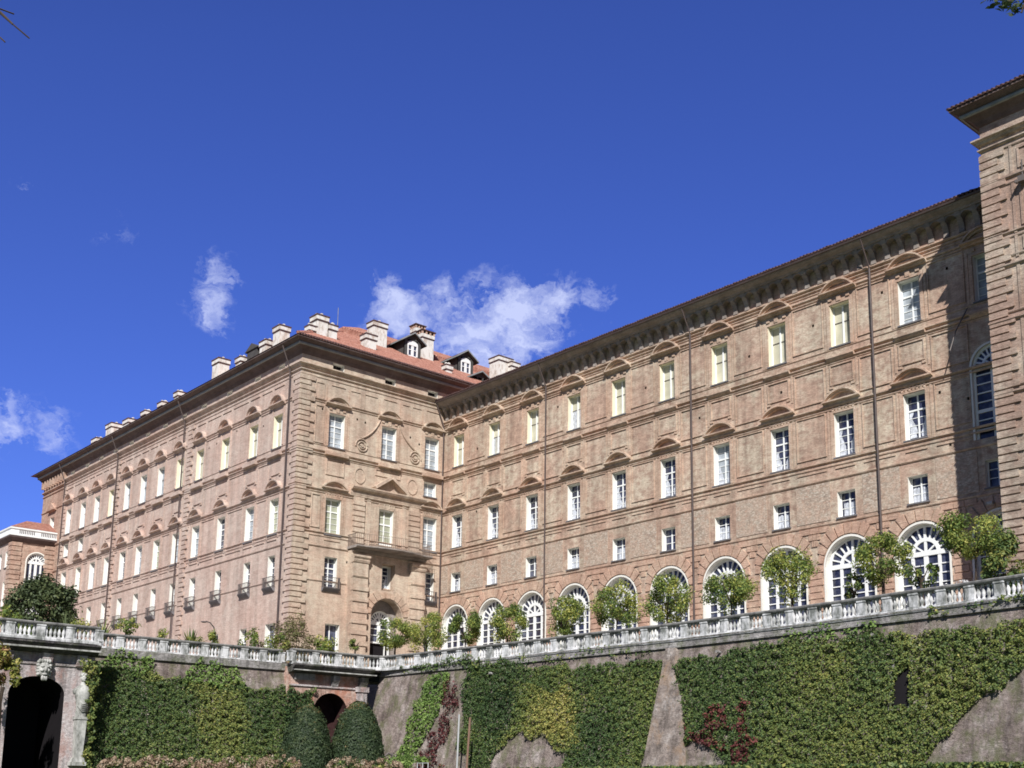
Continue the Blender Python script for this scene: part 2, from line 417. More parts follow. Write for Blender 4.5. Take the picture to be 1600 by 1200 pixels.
def arch_parts(w, hs, rise, r, leaves=4, low=.0):
    """glazed arched door: frame, pane, reveal, rim meshes"""
    R = w / 2; c = R; N = 24; o0, o1 = -r, -r + .09
    fr = MB(TL)
    def arcpt(rad, k, n=N, ry=None):
        a = PI * k / n; ry = rad * rise / R if ry is None else ry
        return (c - rad * math.cos(a), hs + ry * math.sin(a))
    def arcband(ra, rb, oa, ob):
        for k in range(N):
            p0, p1 = arcpt(ra, k), arcpt(ra, k + 1); q0, q1 = arcpt(rb, k), arcpt(rb, k + 1)
            fr.face([(*p0, ob), (*p1, ob), (*q1, ob), (*q0, ob)])
            fr.face([(*p0, oa), (*p1, oa), (*p1, ob), (*p0, ob)])
            fr.face([(*q0, ob), (*q1, ob), (*q1, oa), (*q0, oa)])
    arcband(R - .14, R, o0, o1); arcband(R * .42, R * .55, o0, o1)
    fr.box(0, .14, 0, hs, o0, o1); fr.box(w - .14, w, 0, hs, o0, o1)
    fr.box(.14, w - .14, hs - .14, hs + .12, o0, o1 + .02)
    for ang in (18, 36, 54, 72, 90, 108, 126, 144, 162):
        a = math.radians(ang); wd = .075 if ang == 90 else .045
        r0 = R * .5; r1 = R - .08
        if ang in (36, 90, 144): r0 = 0.05
        dx, dz = math.cos(a), math.sin(a) * rise / R
        px, pz = -math.sin(a) * wd, math.cos(a) * wd
        q = [(c + dx * r0 + px, hs + dz * r0 + pz), (c + dx * r0 - px, hs + dz * r0 - pz), (c + dx * r1 - px, hs + dz * r1 - pz), (c + dx * r1 + px, hs + dz * r1 + pz)]
        q = q[::-1]
        fr.face([(*t, o1 - .01) for t in q])
        for i in range(4):
            t, u = q[i], q[(i + 1) % 4]; fr.face([(*t, o1 - .01), (*t, o0), (*u, o0), (*u, o1 - .01)])
    for k in range(1, leaves):
        x = w * k / leaves; hw = .13 if k == leaves // 2 else .09
        fr.box(x - hw, x + hw, 0, hs - .14, o0, o1 - .004)
    for z in (.0, .55, 1.05, 1.55, 2.05, 2.55, 3.05, 3.55, 4.05):
        if z > hs - .4: break
        fr.box(.14, w - .14, z - (.09 if z in (1.55, 0) else .03), z + (.09 if z in (1.55,) else .03), o0, o1 - .012)
    pn = MB(TL)
    y = -r + .012
    pn.face([(0, 0, y), (w, 0, y), (w, hs, y), (0, hs, y)])
    for k in range(N):
        p0, p1 = arcpt(R, k), arcpt(R, k + 1); pn.face([(c, hs, y), (*p1, y), (*p0, y)])
    rv = MB(TL)
    rv.face([(0, 0, 0), (0, hs, 0), (0, hs, -r), (0, 0, -r)][::-1]); rv.face([(w, 0, 0), (w, hs, 0), (w, hs, -r), (w, 0, -r)])
    for k in range(N):
        p0, p1 = arcpt(R, k), arcpt(R, k + 1); rv.face([(*p0, 0), (*p0, -r), (*p1, -r), (*p1, 0)])
    rim = MB(TL)
    for ra, rb in ((R + .002, R + .12),):
        for k in range(N):
            p0, p1 = arcpt(ra, k), arcpt(ra, k + 1); q0, q1 = arcpt(rb, k), arcpt(rb, k + 1)
            rim.face([(*p0, .03), (*p1, .03), (*q1, .03), (*q0, .03)]); rim.face([(*q0, .03), (*q1, .03), (*q1, 0), (*q0, 0)])
    rim.box(-.12, -.002, 0, hs, 0, .03); rim.box(w + .002, w + .12, 0, hs, 0, .03)
    return fr, pn, rv, rim
def arch_window(fk, T, parent, s, z, w, hs, rise, r=.45, leaves=4, rim=True, name='arched_window', pane='glass'):
    key = ('a', w, hs, rise, r, leaves)
    if key not in CACHE:
        fr, pn, rv, rm = arch_parts(w, hs, rise, r, leaves)
        CACHE[key] = (fr.mesh('arched_frame', M['white']), pn.mesh('pane', M[pane]), rv.mesh('reveal', M['jamb']), rm.mesh('rim', M['jamb']))
    ms = CACHE[key]
    f = link(name, ms[0]); f.location = T(s, z, 0); f.rotation_euler = (0, 0, ROT[fk])
    f.parent = parent; f.matrix_parent_inverse = base_of(parent)
    for n, me in (('pane', ms[1]), ('reveal', ms[2])) + ((('rim', ms[3]),) if rim else ()):
        o = bpy.data.objects.new(n, me); COL.objects.link(o); o.parent = f
    return f

# ---- ornaments
def arc_sweep(mb, sc, zc, R, a0, a1, sec, n=18, mi=0):
    """sec: closed section list of (dr, out), swept over circle centre (sc,zc) from angle a0 to a1 (degrees, 90 = top)"""
    rings = []
    for k in range(n + 1):
        a = math.radians(a0 + (a1 - a0) * k / n)
        rings.append([mb.p(sc + (R + dr) * math.cos(a), zc + (R + dr) * math.sin(a), o) for dr, o in sec])
    m = len(sec)
    for A, B in zip(rings, rings[1:]):
        for j in range(m):
            mb.f.append([A[j], B[j], B[(j + 1) % m], A[(j + 1) % m]]); mb.mi.append(mi)
    mb.f.append(rings[0][::-1]); mb.mi.append(mi); mb.f.append(rings[-1][:]); mb.mi.append(mi)
def seg_pediment(mb, sc, z0, hw, rise, o):
    mb.prof([(-.02, z0), (o * .35, z0 + .03), (o * .5, z0 + .12), (o, z0 + .17), (o, z0 + .25), (0, z0 + .29)], sc - hw, sc + hw)
    zb = z0 + .26; c = hw * .93; r = rise
    R = (c * c + r * r) / (2 * r); zc = zb + r - R; half = math.degrees(math.asin(min(1, c / R)))
    sec = [(0, .0), (0, o * .93), (-.09, o * .93), (-.12, o * .55), (-.2, o * .45), (-.2, 0)]
    arc_sweep(mb, sc, zc, R, 90 + half, 90 - half, sec)
def pediment_part(fk, T, parent, sc, z0, hw, rise, o, mat):
    mb = MB(T); seg_pediment(mb, sc, z0, hw, rise, o)
    return mb.build('pediment', mat, parent)
def string(T, parent, prof, s0, s1, mat, m0=0, m1=0, name='string_course'):
    mb = MB(T); mb.prof(prof, s0, s1, m0, m1); return mb.build(name, mat, parent)
def ledge(z, o, h): return [(-.02, z - h), (o * .6, z - h * .85), (o, z - h * .45), (o, z), (-.02, z + .03)]
def quoins(T, parent, s_edge, sgn, z0, z1, wa, wb, mat, dz=.41, o=.12, m=0, name='quoin_strip'):
    mb = MB(T); z = z1; k = 0
    while z - dz > z0:
        w = wa if k % 2 == 0 else wb
        e = s_edge + (o if (m and sgn < 0) else (-o if m else 0))
        m_ = m if sgn > 0 else 0
        a, b = (s_edge - (o if m_ else 0), s_edge + w) if sgn > 0 else (s_edge - w, s_edge)
        mb.box(a, b, z - dz + .085, z, 0 if m else -.02, o)
        z -= dz; k += 1
    return mb.build(name, mat, parent)
def frame_strip(mb, a0, a1, b0, b1, t=.08, o=.07):
    o = max(o, .06)
    mb.box(a0, a1, b1 - t, b1, -.01, o); mb.box(a0, a1, b0, b0 + t, -.01, o)
    mb.box(a0, a0 + t, b0 + t, b1 - t, -.01, o - .004); mb.box(a1 - t, a1, b0 + t, b1 - t, -.01, o - .004)
def surround(mb, sc, w, z0, z1, top, ww=.2, o=.06):
    for sg in (-1, 1):
        a = sc + sg * (w / 2 + .04); b = sc + sg * (w / 2 + .04 + ww)
        mb.box(min(a, b), max(a, b), z0, z1 + .12, -.01, o)
        a = sc + sg * (w / 2 + .30); b = sc + sg * (w / 2 + .44)
        mb.box(min(a, b), max(a, b), z0, z1 + .3, -.01, o * .6)
    mb.box(sc - w / 2 - .04, sc + w / 2 + .04, z1 + .03, z1 + .12, -.01, o - .004)
    if top == 'vous':
        for k in range(-3, 4):
            x = sc + k * .22; mb.box(x - .065 + k * .012, x + .065 + k * .012, z1 + .14, z1 + .46, -.01, .05 + .02 * (k % 2))
    else:
        mb.box(sc - .14, sc + .14, z1 + .14, z1 + .46, -.01, .09)
        for sg in (-1, 1): mb.box(sc + sg * .62 - .12, sc + sg * .62 + .12, z1 + .28, z1 + .42, -.01, .07)

Z_PN, H_PN = 19.15, 2.66
Z_TOP, H_TOP = 25.9, 2.62

def levels(T, parent, s0, s1, mat, m0=0, m1=0, block=True):
    st = [(15.33, .07, .12), (17.98, .09, .14), (18.75, .06, .1), (19.02, .11, .12), (22.12, .07, .1), (22.36, .15, .16),
          (24.95, .05, .07), (25.12, .12, .13), (25.36, .15, .12), (25.80, .05, .07), (29.22, .07, .1), (29.42, .12, .14)]
    st += [(31.14, .06, .1), (31.48, .13, .14)] if block else [(29.66, .06, .08), (29.86, .10, .1), (30.08, .17, .14)]
    for z, o, h in st: string(T, parent, ledge(z, o, h), s0, s1, mat, m0, m1)

# ================================================================== LONG WING
wing = empty('palace_wing', (25, 4, FLOOR), 'long brick palace wing with tall white arched garden doors along its ground floor', 'building')
WX0, WX1, N_B = XC, 56.0, 11
ops = []
for n in range(N_B):
    x = n * 4.6
    ops += [(x, x + 1.33, Z_TOP + .03, Z_TOP + .03 + H_TOP, 0)]
    if n < 10:
        ops += [(x, x + 1.33, Z_PN, Z_PN + H_PN, 0), (x + .02, x + 1.23, 15.55, 17.08, 0)]
    ops += [(x + .65 - 1.6, x + .65 + 1.6, FLOOR, 12.75, 1.6)]
ops += [(45.55, 47.75, 18.3, 22.3, 1.1), (45.95, 47.15, 15.62, 17.1, 0)]
for x, z in ((3.05, 21.6), (7.9, 22.6), (12.6, 28.0), (17.3, 22.0), (21.6, 27.2), (22.1, 18.5), (26.4, 23.9), (30.6, 27.0), (33.0, 24.0), (35.5, 27.6), (40.3, 28.2), (43.55, 21.35), (44.0, 18.3), (45.2, 20.6), (12.2, 17.8), (3.0, 26.8), (8.0, 18.4), (44.4, 28.3), (45.1, 16.6)): ops.append((x, x + .14, z, z + .17, 0))
wall(F_W, WX0, WX1, 7.8, 31.2, ops, M['wing'], 'wall', wing)
mb = MB(); mb.face([(WX0, 12, 7.8), (WX1, 12, 7.8), (WX1, 12, 31.6), (WX0, 12, 31.6)][::-1]); mb.build('back_wall', M['wing'], wing)
random.seed(11)
for n in range(N_B):
    x = n * 4.6; sc = x + .665
    if n < 9:
        window('W', F_W, wing, x, Z_TOP + .03, 1.33, H_TOP, 'blind', 'cream', .42, 'jambwarm', curtain=((n, True) if n in (1, 3) else None))
    else:
        window('W', F_W, wing, x, Z_TOP + .03, 1.33, H_TOP, 'cas', 'greyblind', .42)
    if n < 10:
        window('W', F_W, wing, x, Z_PN, 1.33, H_PN, 'cas', 'glass' if n != 6 else 'greyblind', .42, curtain=(n, False))
        window('W', F_W, wing, x + .02, 15.55, 1.21, 1.53, 'mezz', 'glass', .40, curtain=((n % 4, True) if n not in (2, 5) else None))
    arch_window('W', F_W, wing, x + .65 - 1.6, FLOOR, 3.2, 12.75 - FLOOR, 1.6)
arch_window('W', F_W, wing, 45.55, 18.3, 2.2, 4.0, 1.1, .22, 2, rim=True)
window('W', F_W, wing, 45.95, 15.62, 1.2, 1.48, 'mezz', 'glass', .35)
levels(F_W, wing, WX0, WX1, M['trim'], block=False)
for n in range(N_B):
    sc = n * 4.6 + .665
    tr = MB(F_W); surround(tr, sc, 1.33, 25.84, Z_TOP + .03 + H_TOP, 'key')
    tr.prof([(-.02, 25.02), (.16, 25.08), (.26, 25.2), (.26, 25.34), (-.02, 25.37)], sc - .95, sc + .95)
    tr.build('window_surround', M['trim'], wing)
    if n < 10:
        tr = MB(F_W); surround(tr, sc, 1.33, 19.06, Z_PN + H_PN, 'vous'); tr.box(sc - .66, sc + .66, 18.46, 18.53, -.01, .06)
        tr.build('window_surround', M['trim'], wing)
        tr = MB(F_W); frame_strip(tr, sc - .82, sc + .82, 23.55, 24.82)
        for q in (-1, 1): tr.box(sc + q * .74 - .12, sc + q * .74 + .12, 23.36, 23.5, -.01, .06)
        for q in (-1, 1): tr.box(sc + q * 1.02 - .06, sc + q * 1.02 + .06, 23.2, 24.9, -.01, .035)
        tr.build('apron_panel', M['trim'], wing)
        tr = MB(F_W); frame_strip(tr, sc + 1.2, sc + 3.4, 22.75, 24.82); frame_strip(tr, sc + 1.25, sc + 3.35, 19.35, 22.0, .06, .03)
        tr.box(sc + 1.25, sc + 3.3, 18.46, 18.53, -.01, .05)
        frame_strip(tr, sc + 1.2, sc + 3.4, 26.1, 29.05, .06, .03)
        tr.build('wall_panel', M['trim'], wing)
for n in range(N_B):
    sc = n * 4.6 + .665
    pediment_part('W', F_W, wing, sc, 29.13, 1.25, .64, .37, M['trim'])
    if n < 10: pediment_part('W', F_W, wing, sc, 22.33, 1.28, .62, .37, M['trim'])
# rubble panels in the mezzanine
for n in range(-1, N_B - 1):
    a = max(n * 4.6 + 1.75, WX0 + .1); b = (n + 1) * 4.6 - .45
    if b - a < .4: continue
    mb = MB(F_W); mb.box(a, b, 15.5, 17.8, -.01, .03); mb.build('rubble_panel', M['rubble'], wing)
# rusticated ground floor
for n in range(-1, N_B):
    ru = MB(F_W); z = 15.18; k = 0
    c0 = n * 4.6 + .65; c1 = c0 + 4.6
    if n == N_B - 1: c1 = 50.6
    while z > 8.3:
        def edge(sg):
            if z - .19 > 12.75:
                q = 2.55 ** 2 - max(0, (z - .2 - 12.75)) ** 2
                return math.sqrt(q) if q > .36 else .6
            return 1.78
        a = c0 + edge(1) + (.12 if k % 2 else 0); b = c1 - edge(-1) - (.12 if k % 2 and n >= 0 else 0)
        if n == -1: a = WX0 + .02; b = max(b, a + .24)
        if n == N_B - 1: b = c0 + 3.9
        if b - a >= .2:
            if z - .19 > 12.75 and n >= 0:
                cuts = [a, a + (b - a) * .36, a + (b - a) * .66, b]
                for p, q in zip(cuts, cuts[1:]): ru.box(p + .02, q - .02, z - .335, z, -.01, .065)
            else: ru.box(a, b, z - .335, z, -.01, .065)
        z -= .385; k += 1
    if n >= 0:
        for j in range(1, 12):      # voussoirs
            a = math.radians(15 * j); q = []
            for rr, ww in ((1.78, .20), ({1: 2.12, 11: 2.12, 2: 2.28, 10: 2.28, 5: 2.42, 6: 2.42, 7: 2.42}.get(j, 2.5), .27)):
                for sg in (1, -1): q.append((c0 + rr * math.cos(a) + sg * ww * math.sin(a), 12.75 + rr * math.sin(a) - sg * ww * math.cos(a)))
            q = [q[0], q[1], q[3], q[2]]
            ru.face([(*t, .07) for t in q][::-1])
            for i in range(4):
                t, u = q[i], q[(i + 1) % 4]; ru.face([(*t, .07), (*u, .07), (*u, -.01), (*t, -.01)])
    ru.build('rusticated_pier', M['base'], wing)
# corbelled cornice
co = MB(F_W)
x = WX0 + .45
while x < 54:
    pts = [(0, 30.12), (.16, 30.14), (.12, 30.34), (.16, 30.5), (.30, 30.76), (.50, 30.98), (.56, 31.2), (0, 31.2)]
    w = .16
    A = [co.p(x - w, z, o) for o, z in pts]; B = [co.p(x + w, z, o) for o, z in pts]
    for i in range(len(pts) - 1): co.f.append([A[i], B[i], B[i + 1], A[i + 1]]); co.mi.append(0)
    co.f.append(A[:]); co.mi.append(0); co.f.append(B[::-1]); co.mi.append(0)
    # little vault between the brackets
    c = x + .465; R = .31; N = 8
    for i in range(N):
        a0, a1 = PI * i / N, PI * (i + 1) / N
        p0 = (c - R * math.cos(a0), 30.86 + .26 * math.sin(a0)); p1 = (c - R * math.cos(a1), 30.86 + .26 * math.sin(a1))
        co.face([(*p0, .5), (*p1, .5), (p1[0], 31.2, .5), (p0[0], 31.2, .5)])
        co.face([(*p0, 0), (*p1, 0), (*p1, .5), (*p0, .5)])
    x += .93
co.prof([(-.02, 31.19), (.60, 31.2), (.66, 31.3), (.80, 31.36), (.95, 31.45), (1.0, 31.52), (-.02, 31.54)], WX0, 54.5)
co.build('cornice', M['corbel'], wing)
g = MB(F_W); g.prof([(.98, 31.52), (1.10, 31.53), (1.13, 31.62), (1.0, 31.66)], WX0 + .02, 54.5); g.build('gutter', M['pipe'], wing)
rf = MB()
rf.face([(WX0 + .1, -1.06, 31.66), (WX1, -1.06, 31.66), (WX1, 6, 35.0), (WX0 + .1, 6, 35.0)])
rf.face([(WX0 + .1, 6, 35.0), (WX1, 6, 35.0), (WX1, 13, 31.7), (WX0 + .1, 13, 31.7)])
x = WX0 + .15
while x < 54.4:
    zz = 31.66 + random.uniform(-.012, .02)
    rf.tube([(x, -1.13 + random.uniform(-.03, .03), zz + .05), (x, -.4, zz + .40)], .085, 6, 1); x += .235
rf.build('roof', [M['tiles'], M['tilecap']], wing)
def downpipe(T, parent, s, z0, z1, zk, oe, ze):
    mb = MB()
    mb.tube([T(s, z0, .22), T(s, zk, .22)], .062, 6)
    mb.tube([T(s, zk, .22), T(s, ze, oe)], .05, 6)
    for z in np.arange(z0 + 1, zk, 3.1): mb.box(*[0] * 6) if False else None
    return mb.build('downpipe', M['pipe'], parent)
for s in (11.55, 25.95, 39.75): downpipe(F_W, wing, s, FLOOR, 0, 29.9, 1.05, 31.5)
downpipe(F_W, wing, XC + .2, FLOOR, 0, 29.6, 1.0, 31.45)
mb = MB(); mb.tube([F_W(45.54, 25.7, .05), F_W(45.1, 24.4, .6), F_W(44.9, 23.2, 1.0)], .035, 6); mb.build('flagpole', M['iron'], wing)
mb = MB(F_W); mb.box(46.22, 46.4, 14.72, 14.8, 0, .35); mb.box(46.14, 46.48, 14.6, 14.74, .3, .55); mb.build('wall_lamp', M['whitestone'], wing)

# ================================================================== CORNER BLOCK
blk = empty('palace_block', (-28, 2, FLOOR), 'pinkish plastered palace block with red tiled roof, dormers and white chimneys', 'building')
LX0 = -49.7
lefts = [-48.83, -44.84, -41.21, -37.57, -33.83, -30.16, -26.37, -22.48, -18.62, -13.98, -9.15, -5.30]
lefts = [x + (.03 if i > 4 else .0) for i, x in enumerate(lefts)]
LW = 1.34
ops = []
for i, x in enumerate(lefts):
    ops += [(x, x + LW, Z_TOP - .1, Z_TOP - .1 + 2.66, 0), (x + .06, x + .06 + LW, Z_PN - .2, Z_PN - .2 + 2.78, 0), (x + .25, x + 1.3, 14.75, 17.28, 0),
            (x + .3, x + 1.3, 32.0, 32.52, 0)]
for x in (-48.7, -44.7): ops.append((x, x + 1.15, 23.35, 24.75, 0))
for x in (-13.6, -8.9, -4.9): ops.append((x, x + (1.5 if x > -6 else 1.1), 9.9, 12.05, 0))
for x, z in ((-7.0, 28.0), (-16.4, 28.2), (-15.0, 28.3), (-11.5, 28.6), (-16.3, 21.9), (-33.0, 20.5), (-17.0, 18.2)): ops.append((x, x + .14, z, z + .17, 0))
wall(F_L, LX0, XC, 7.8, 33.2, ops, M['side'], 'wall', blk)
for i, x in enumerate(lefts):
    white = i in (0, 1, 2, 4, 5, 6)
    pk = ('greyblind', 'greyblind', 'glass', 'greenblind', 'greyblind')[(i * 3) % 5]
    window('L', F_L, blk, x, Z_TOP - .1, LW, 2.66, 'blind', 'cream' if not white else 'greyblind', .40, 'jambwarm' if not white else 'jamb')
    window('L', F_L, blk, x + .06, Z_PN - .2, LW, 2.78, 'cas', pk, .42)
    window('L', F_L, blk, x + .25, 14.75, 1.05, 2.53, 'cas', 'glass', .42, sill=False)
    window('L', F_L, blk, x + .3, 32.0, 1.0, .52, 'none', 'dark', .5, sill=False)
for x in (-13.6, -8.9, -4.9):
    window('L', F_L, blk, x, 9.9, 1.5 if x > -6 else 1.1, 2.15, 'plain', 'glass', .42)
for x in (-48.7, -44.7): window('L', F_L, blk, x, 23.35, 1.15, 1.4, 'mezz', 'greyblind', .4)
# short face
sh_ops = []
for yc in (-10.35, -5.5, -1.25):
    sh_ops += [(yc - .69, yc + .69, 25.8, 28.45, 0), (yc - .56, yc + .44, 32.0, 32.55, 0)]
    if yc != -5.5: sh_ops += [(yc - .66, yc + .66, 18.92, 21.7, 0), (yc - .55, yc + .55, 14.8, 17.18, 0)]
sh_ops += [(-6.17, -4.83, 18.33, 21.62, 0), (-6.02, -4.9, 15.15, 17.13, 0), (-1.94, -.72, 23.48, 24.65, 0),
           (-10.6, -9.35, 9.2, 12.1, 0), (-1.95, -.75, 9.6, 12.9, 0), (-7.0, -4.0, FLOOR, 12.9, 1.55)]
for y, z in ((-11.75, 28.55), (-12.6, 28.9), (-8.6, 28.4), (-7.85, 28.3), (-3.5, 28.0), (-2.6, 27.6), (-9.0, 16.9), (-2.0, 29.1)): sh_ops.append((y, y + .14, z, z + .17, 0))
wall(F_S, -D, 16, 7.8, 33.2, sh_ops, M['block'], 'wall', blk)
for yc in (-10.35, -5.5, -1.25):
    window('S', F_S, blk, yc - .69, 25.8, 1.38, 2.65, 'cas', 'greyblind', .38)
    window('S', F_S, blk, yc - .56, 32.0, 1.0, .55, 'none', 'dark', .5, sill=False)
    if yc != -5.5:
        window('S', F_S, blk, yc - .66, 18.92, 1.32, 2.78, 'cas', 'greenblind' if yc < -5 else 'greyblind', .40)
        window('S', F_S, blk, yc - .55, 14.8, 1.1, 2.38, 'cas', 'glass', .42, sill=False)
window('S', F_S, blk, -6.17, 18.33, 1.34, 3.29, 'door', 'greenblind', .35)
window('S', F_S, blk, -6.02, 15.15, 1.12, 1.98, 'cas', 'glass', .42, curtain=(1, False))
window('S', F_S, blk, -1.94, 23.48, 1.22, 1.17, 'mezz', 'greyblind', .38)
window('S', F_S, blk, -10.6, 9.2, 1.25, 2.9, 'plain', 'glass', .45)
window('S', F_S, blk, -1.95, 9.6, 1.2, 3.3, 'cas', 'glass', .42)
levels(F_L, blk, LX0, XC, M['side'], 0, 1)
levels(F_S, blk, -D, 0, M['block'], 1, 0)
big = [(-.02, 31.6), (.12, 31.66), (.2, 31.78), (.34, 31.84), (.34, 31.93), (-.02, 31.97)]
string(F_L, blk, big, LX0, XC, M['side'], 0, 1); string(F_S, blk, big, -D, 0, M['block'], 1, 0)
for i, x in enumerate(lefts):
    pediment_part('L', F_L, blk, x + LW / 2, 29.1, 1.12, .72, .36, M['side'])
    pediment_part('L', F_L, blk, x + .06 + LW / 2, 22.3, 1.16, .65, .36, M['side'])
for yc in (-10.35, -5.5, -1.22):
    pediment_part('S', F_S, blk, yc, 29.0, 1.12, .58, .32, M['block'])
    if yc != -5.5: pediment_part('S', F_S, blk, yc, 22.3, 1.18 if yc < -3 else 1.1, .55, .32, M['block'])
for i, x in enumerate(lefts):
    sc = x + LW / 2
    nx = (lefts[i + 1] + LW / 2) if i < 11 else None
    a, b = sc + 1.15, (nx or 0) - 1.15
    tb = MB(F_L)
    tb.box(sc - 1.0, sc + 1.0, 25.05, 25.34, .08, .36); tb.box(sc - .72, sc + .72, 24.72, 24.8, -.01, .07)
    for q in (-1, 1): tb.box(sc + q * .85 - .08, sc + q * .85 + .08, 25.9, 29.1, -.01, .05)
    tb.build('window_surround', M['side'], blk)
    tb = MB(F_L); tb.box(sc - .75, sc + .75, 30.72, 30.8, -.01, .07)
    if nx: tb.box(a, b, 30.72, 30.8, -.01, .06)
    tb.build('frieze_panel', M['side'], blk)
    tb = MB(F_L); tb.box(sc - .7, sc + .75, 18.44, 18.52, -.01, .07)
    for q in (-1, 1): tb.box(sc + .06 + q * .85 - .08, sc + .06 + q * .85 + .08, 18.6, 22.0, -.01, .05)
    tb.build('window_surround', M['side'], blk)
    if i > 1:
        tb = MB(F_L)
        for q in (-1, 1): tb.box(sc + .06 + q * .72 - .14, sc + .06 + q * .72 + .14, 23.45, 23.55, -.01, .09)
        tb.box(sc - .62, sc + .74, 23.62, 23.7, -.01, .09); tb.build('apron_panel', M['side'], blk)
    if nx:
        tb = MB(F_L); tb.box(a, b, 18.44, 18.52, -.01, .06); tb.box(a, b, 21.85, 21.92, -.01, .06); tb.box(a, b, 24.72, 24.8, -.01, .06)
        for q in (a, b): tb.box(q - .05, q + .05, 18.6, 24.6, -.01, .035)
        tb.build('wall_panel', M['side'], blk)
        tb = MB(F_L); tb.box(a, b, 28.95, 29.02, -.01, .06); tb.build('wall_band', M['side'], blk)
for yc in (-10.35, -5.5, -1.25):
    ts = MB(F_S); surround(ts, yc, 1.38, 25.84, 28.45, 'key')
    ts.box(yc - 1.0, yc + 1.0, 25.05, 25.34, .08, .36); ts.build('window_surround', M['trim'], blk); ts = MB(F_S)
    if yc != -5.5:
        surround(ts, yc, 1.32, 19.05, 21.7, 'vous'); ts.box(yc - .7, yc + .7, 18.42, 18.5, -.01, .06); ts.build('window_surround', M['trim'], blk); ts = MB(F_S)
    ts.box(yc - .62, yc + .62, 30.7, 30.78, -.01, .06)
    for q in (-1.0, 1.0): ts.box(yc + q - .04, yc + q + .04, 29.5, 30.7, -.01, .03)
    ts.build('frieze_panel', M['trim'], blk)
ts = MB(F_S); frame_strip(ts, -11.15, -9.55, 23.55, 24.8); ts.build('apron_panel', M['block'], blk)
for a, b in ((-12.3, -11.6), (-9.2, -8.3), (-7.9, -6.7), (-4.3, -3.6), (-3.3, -2.4)):
    ts = MB(F_S); ts.box(a, b, 30.66, 30.74, -.01, .06); ts.box(a - .04, a + .04, 29.5, 30.66, -.01, .03); ts.box(b - .04, b + .04, 29.5, 30.66, -.01, .03); ts.build('frieze_panel', M['block'], blk)
for q in ((-12.3, -11.5, 19.3, 21.9), (-12.3, -11.5, 25.9, 28.9), (-6.7, -4.3, 24.3, 24.85)):
    ts = MB(F_S); frame_strip(ts, *q); ts.build('wall_panel', M['block'], blk)
# scrolls beside the middle top window
for sgn, cy, cz, top in ((1, -8.02, 26.42, (-6.42, 28.85)), (-1, -2.93, 26.42, (-4.55, 28.85))):
    mb = MB(); path = []
    for k in range(40):
        a = k / 39 * 2.4 * 2 * PI; r = .08 + .52 * k / 39
        ang = PI * .25 + a if sgn > 0 else PI * .75 - a
        path.append(F_S(cy + r * math.cos(ang), cz + r * math.sin(ang), .05))
    mb.tube(path, .06, 6)
    mid = ((cy + top[0]) / 2 + .22 * sgn, (cz + top[1]) / 2 - .12)
    p0 = (cy - sgn * .1, cz + .6)
    pth = []
    for k in range(12):
        t = k / 11; x = (1 - t) ** 2 * p0[0] + 2 * t * (1 - t) * mid[0] + t * t * top[0]; z = (1 - t) ** 2 * p0[1] + 2 * t * (1 - t) * mid[1] + t * t * top[1]
        pth.append(F_S(x, z, .06))
    mb.tube(pth, .075, 6)
    mb.tube([F_S(cy, cz, -.02), F_S(cy, cz, .14)], .12, 10)
    mb.build('scroll', M['block'], blk)
# oval panels
for cy in (-8.1, -3.1):
    mb = MB(F_S)
    for k in range(24):
        a0, a1 = 2 * PI * k / 24, 2 * PI * (k + 1) / 24
        P = [(cy + .42 * math.cos(a), 24.0 + .55 * math.sin(a)) for a in (a0, a1)]; Q = [(cy + .52 * math.cos(a), 24.0 + .66 * math.sin(a)) for a in (a0, a1)]
        mb.face([(*P[0], .06), (*Q[0], .06), (*Q[1], .06), (*P[1], .06)]); mb.face([(*Q[0], .06), (*Q[0], 0), (*Q[1], 0), (*Q[1], .06)]); mb.face([(*P[1], .06), (*P[1], 0), (*P[0], 0), (*P[0], .06)])
    mb.build('oval_panel', M['block'], blk)
# corner quoins
quoins(F_S, blk, -D, 1, 8, 31.0, 1.22, .82, M['block'], m=1); quoins(F_L, blk, XC, -1, 8, 31.0, 1.0, .72, M['side'], m=1)
for s in (-20.35, -36.1):
    quoins(F_L, blk, s, 1, 8, 31.0, 1.1, .75, M['side'])
quoins(F_L, blk, LX0, 1, 8, 31.0, .7, .5, M['side'])
for s in (-21.0, -35.6, -49.5): downpipe(F_L, blk, s, FLOOR, 0, 31.6, .98, 33.4)
downpipe(F_L, blk, -2.75, FLOOR, 0, 31.6, .98, 33.4)
# balconettes
def balconette(fk, T, sc, z, w):
    mb = MB(T)
    mb.prof([(-.02, z - .30), (.12, z - .26), (.30, z - .06), (.34, z), (-.02, z + .01)], sc - w / 2, sc + w / 2)
    o = mb.build('balconette', M['sill'], blk)
    r = MB(T)
    for k in range(9):
        s = sc - w / 2 + .04 + (w - .08) * k / 8; r.box(s - .011, s + .011, z, z + .82, .28, .302)
    for k in range(4):
        for s in (sc - w / 2 + .03, sc + w / 2 - .03): r.box(s - .014, s + .014, z, z + .82, .02 + .065 * k, .045 + .065 * k)
    for zz in (z + .05, z + .82): r.box(sc - w / 2, sc + w / 2, zz - .02, zz + .02, .26, .31); r.box(sc - w / 2, sc - w / 2 + .03, zz - .02, zz + .02, 0, .26); r.box(sc + w / 2 - .03, sc + w / 2, zz - .02, zz + .02, 0, .26)
    q = r.build('railing', M['iron'], None); q.parent = o; q.matrix_parent_inverse = base_of(o)
for x in lefts: balconette('L', F_L, x + .78, 14.75, 1.5)
for yc in (-10.35, -1.25): balconette('S', F_S, yc, 14.78, 1.45)
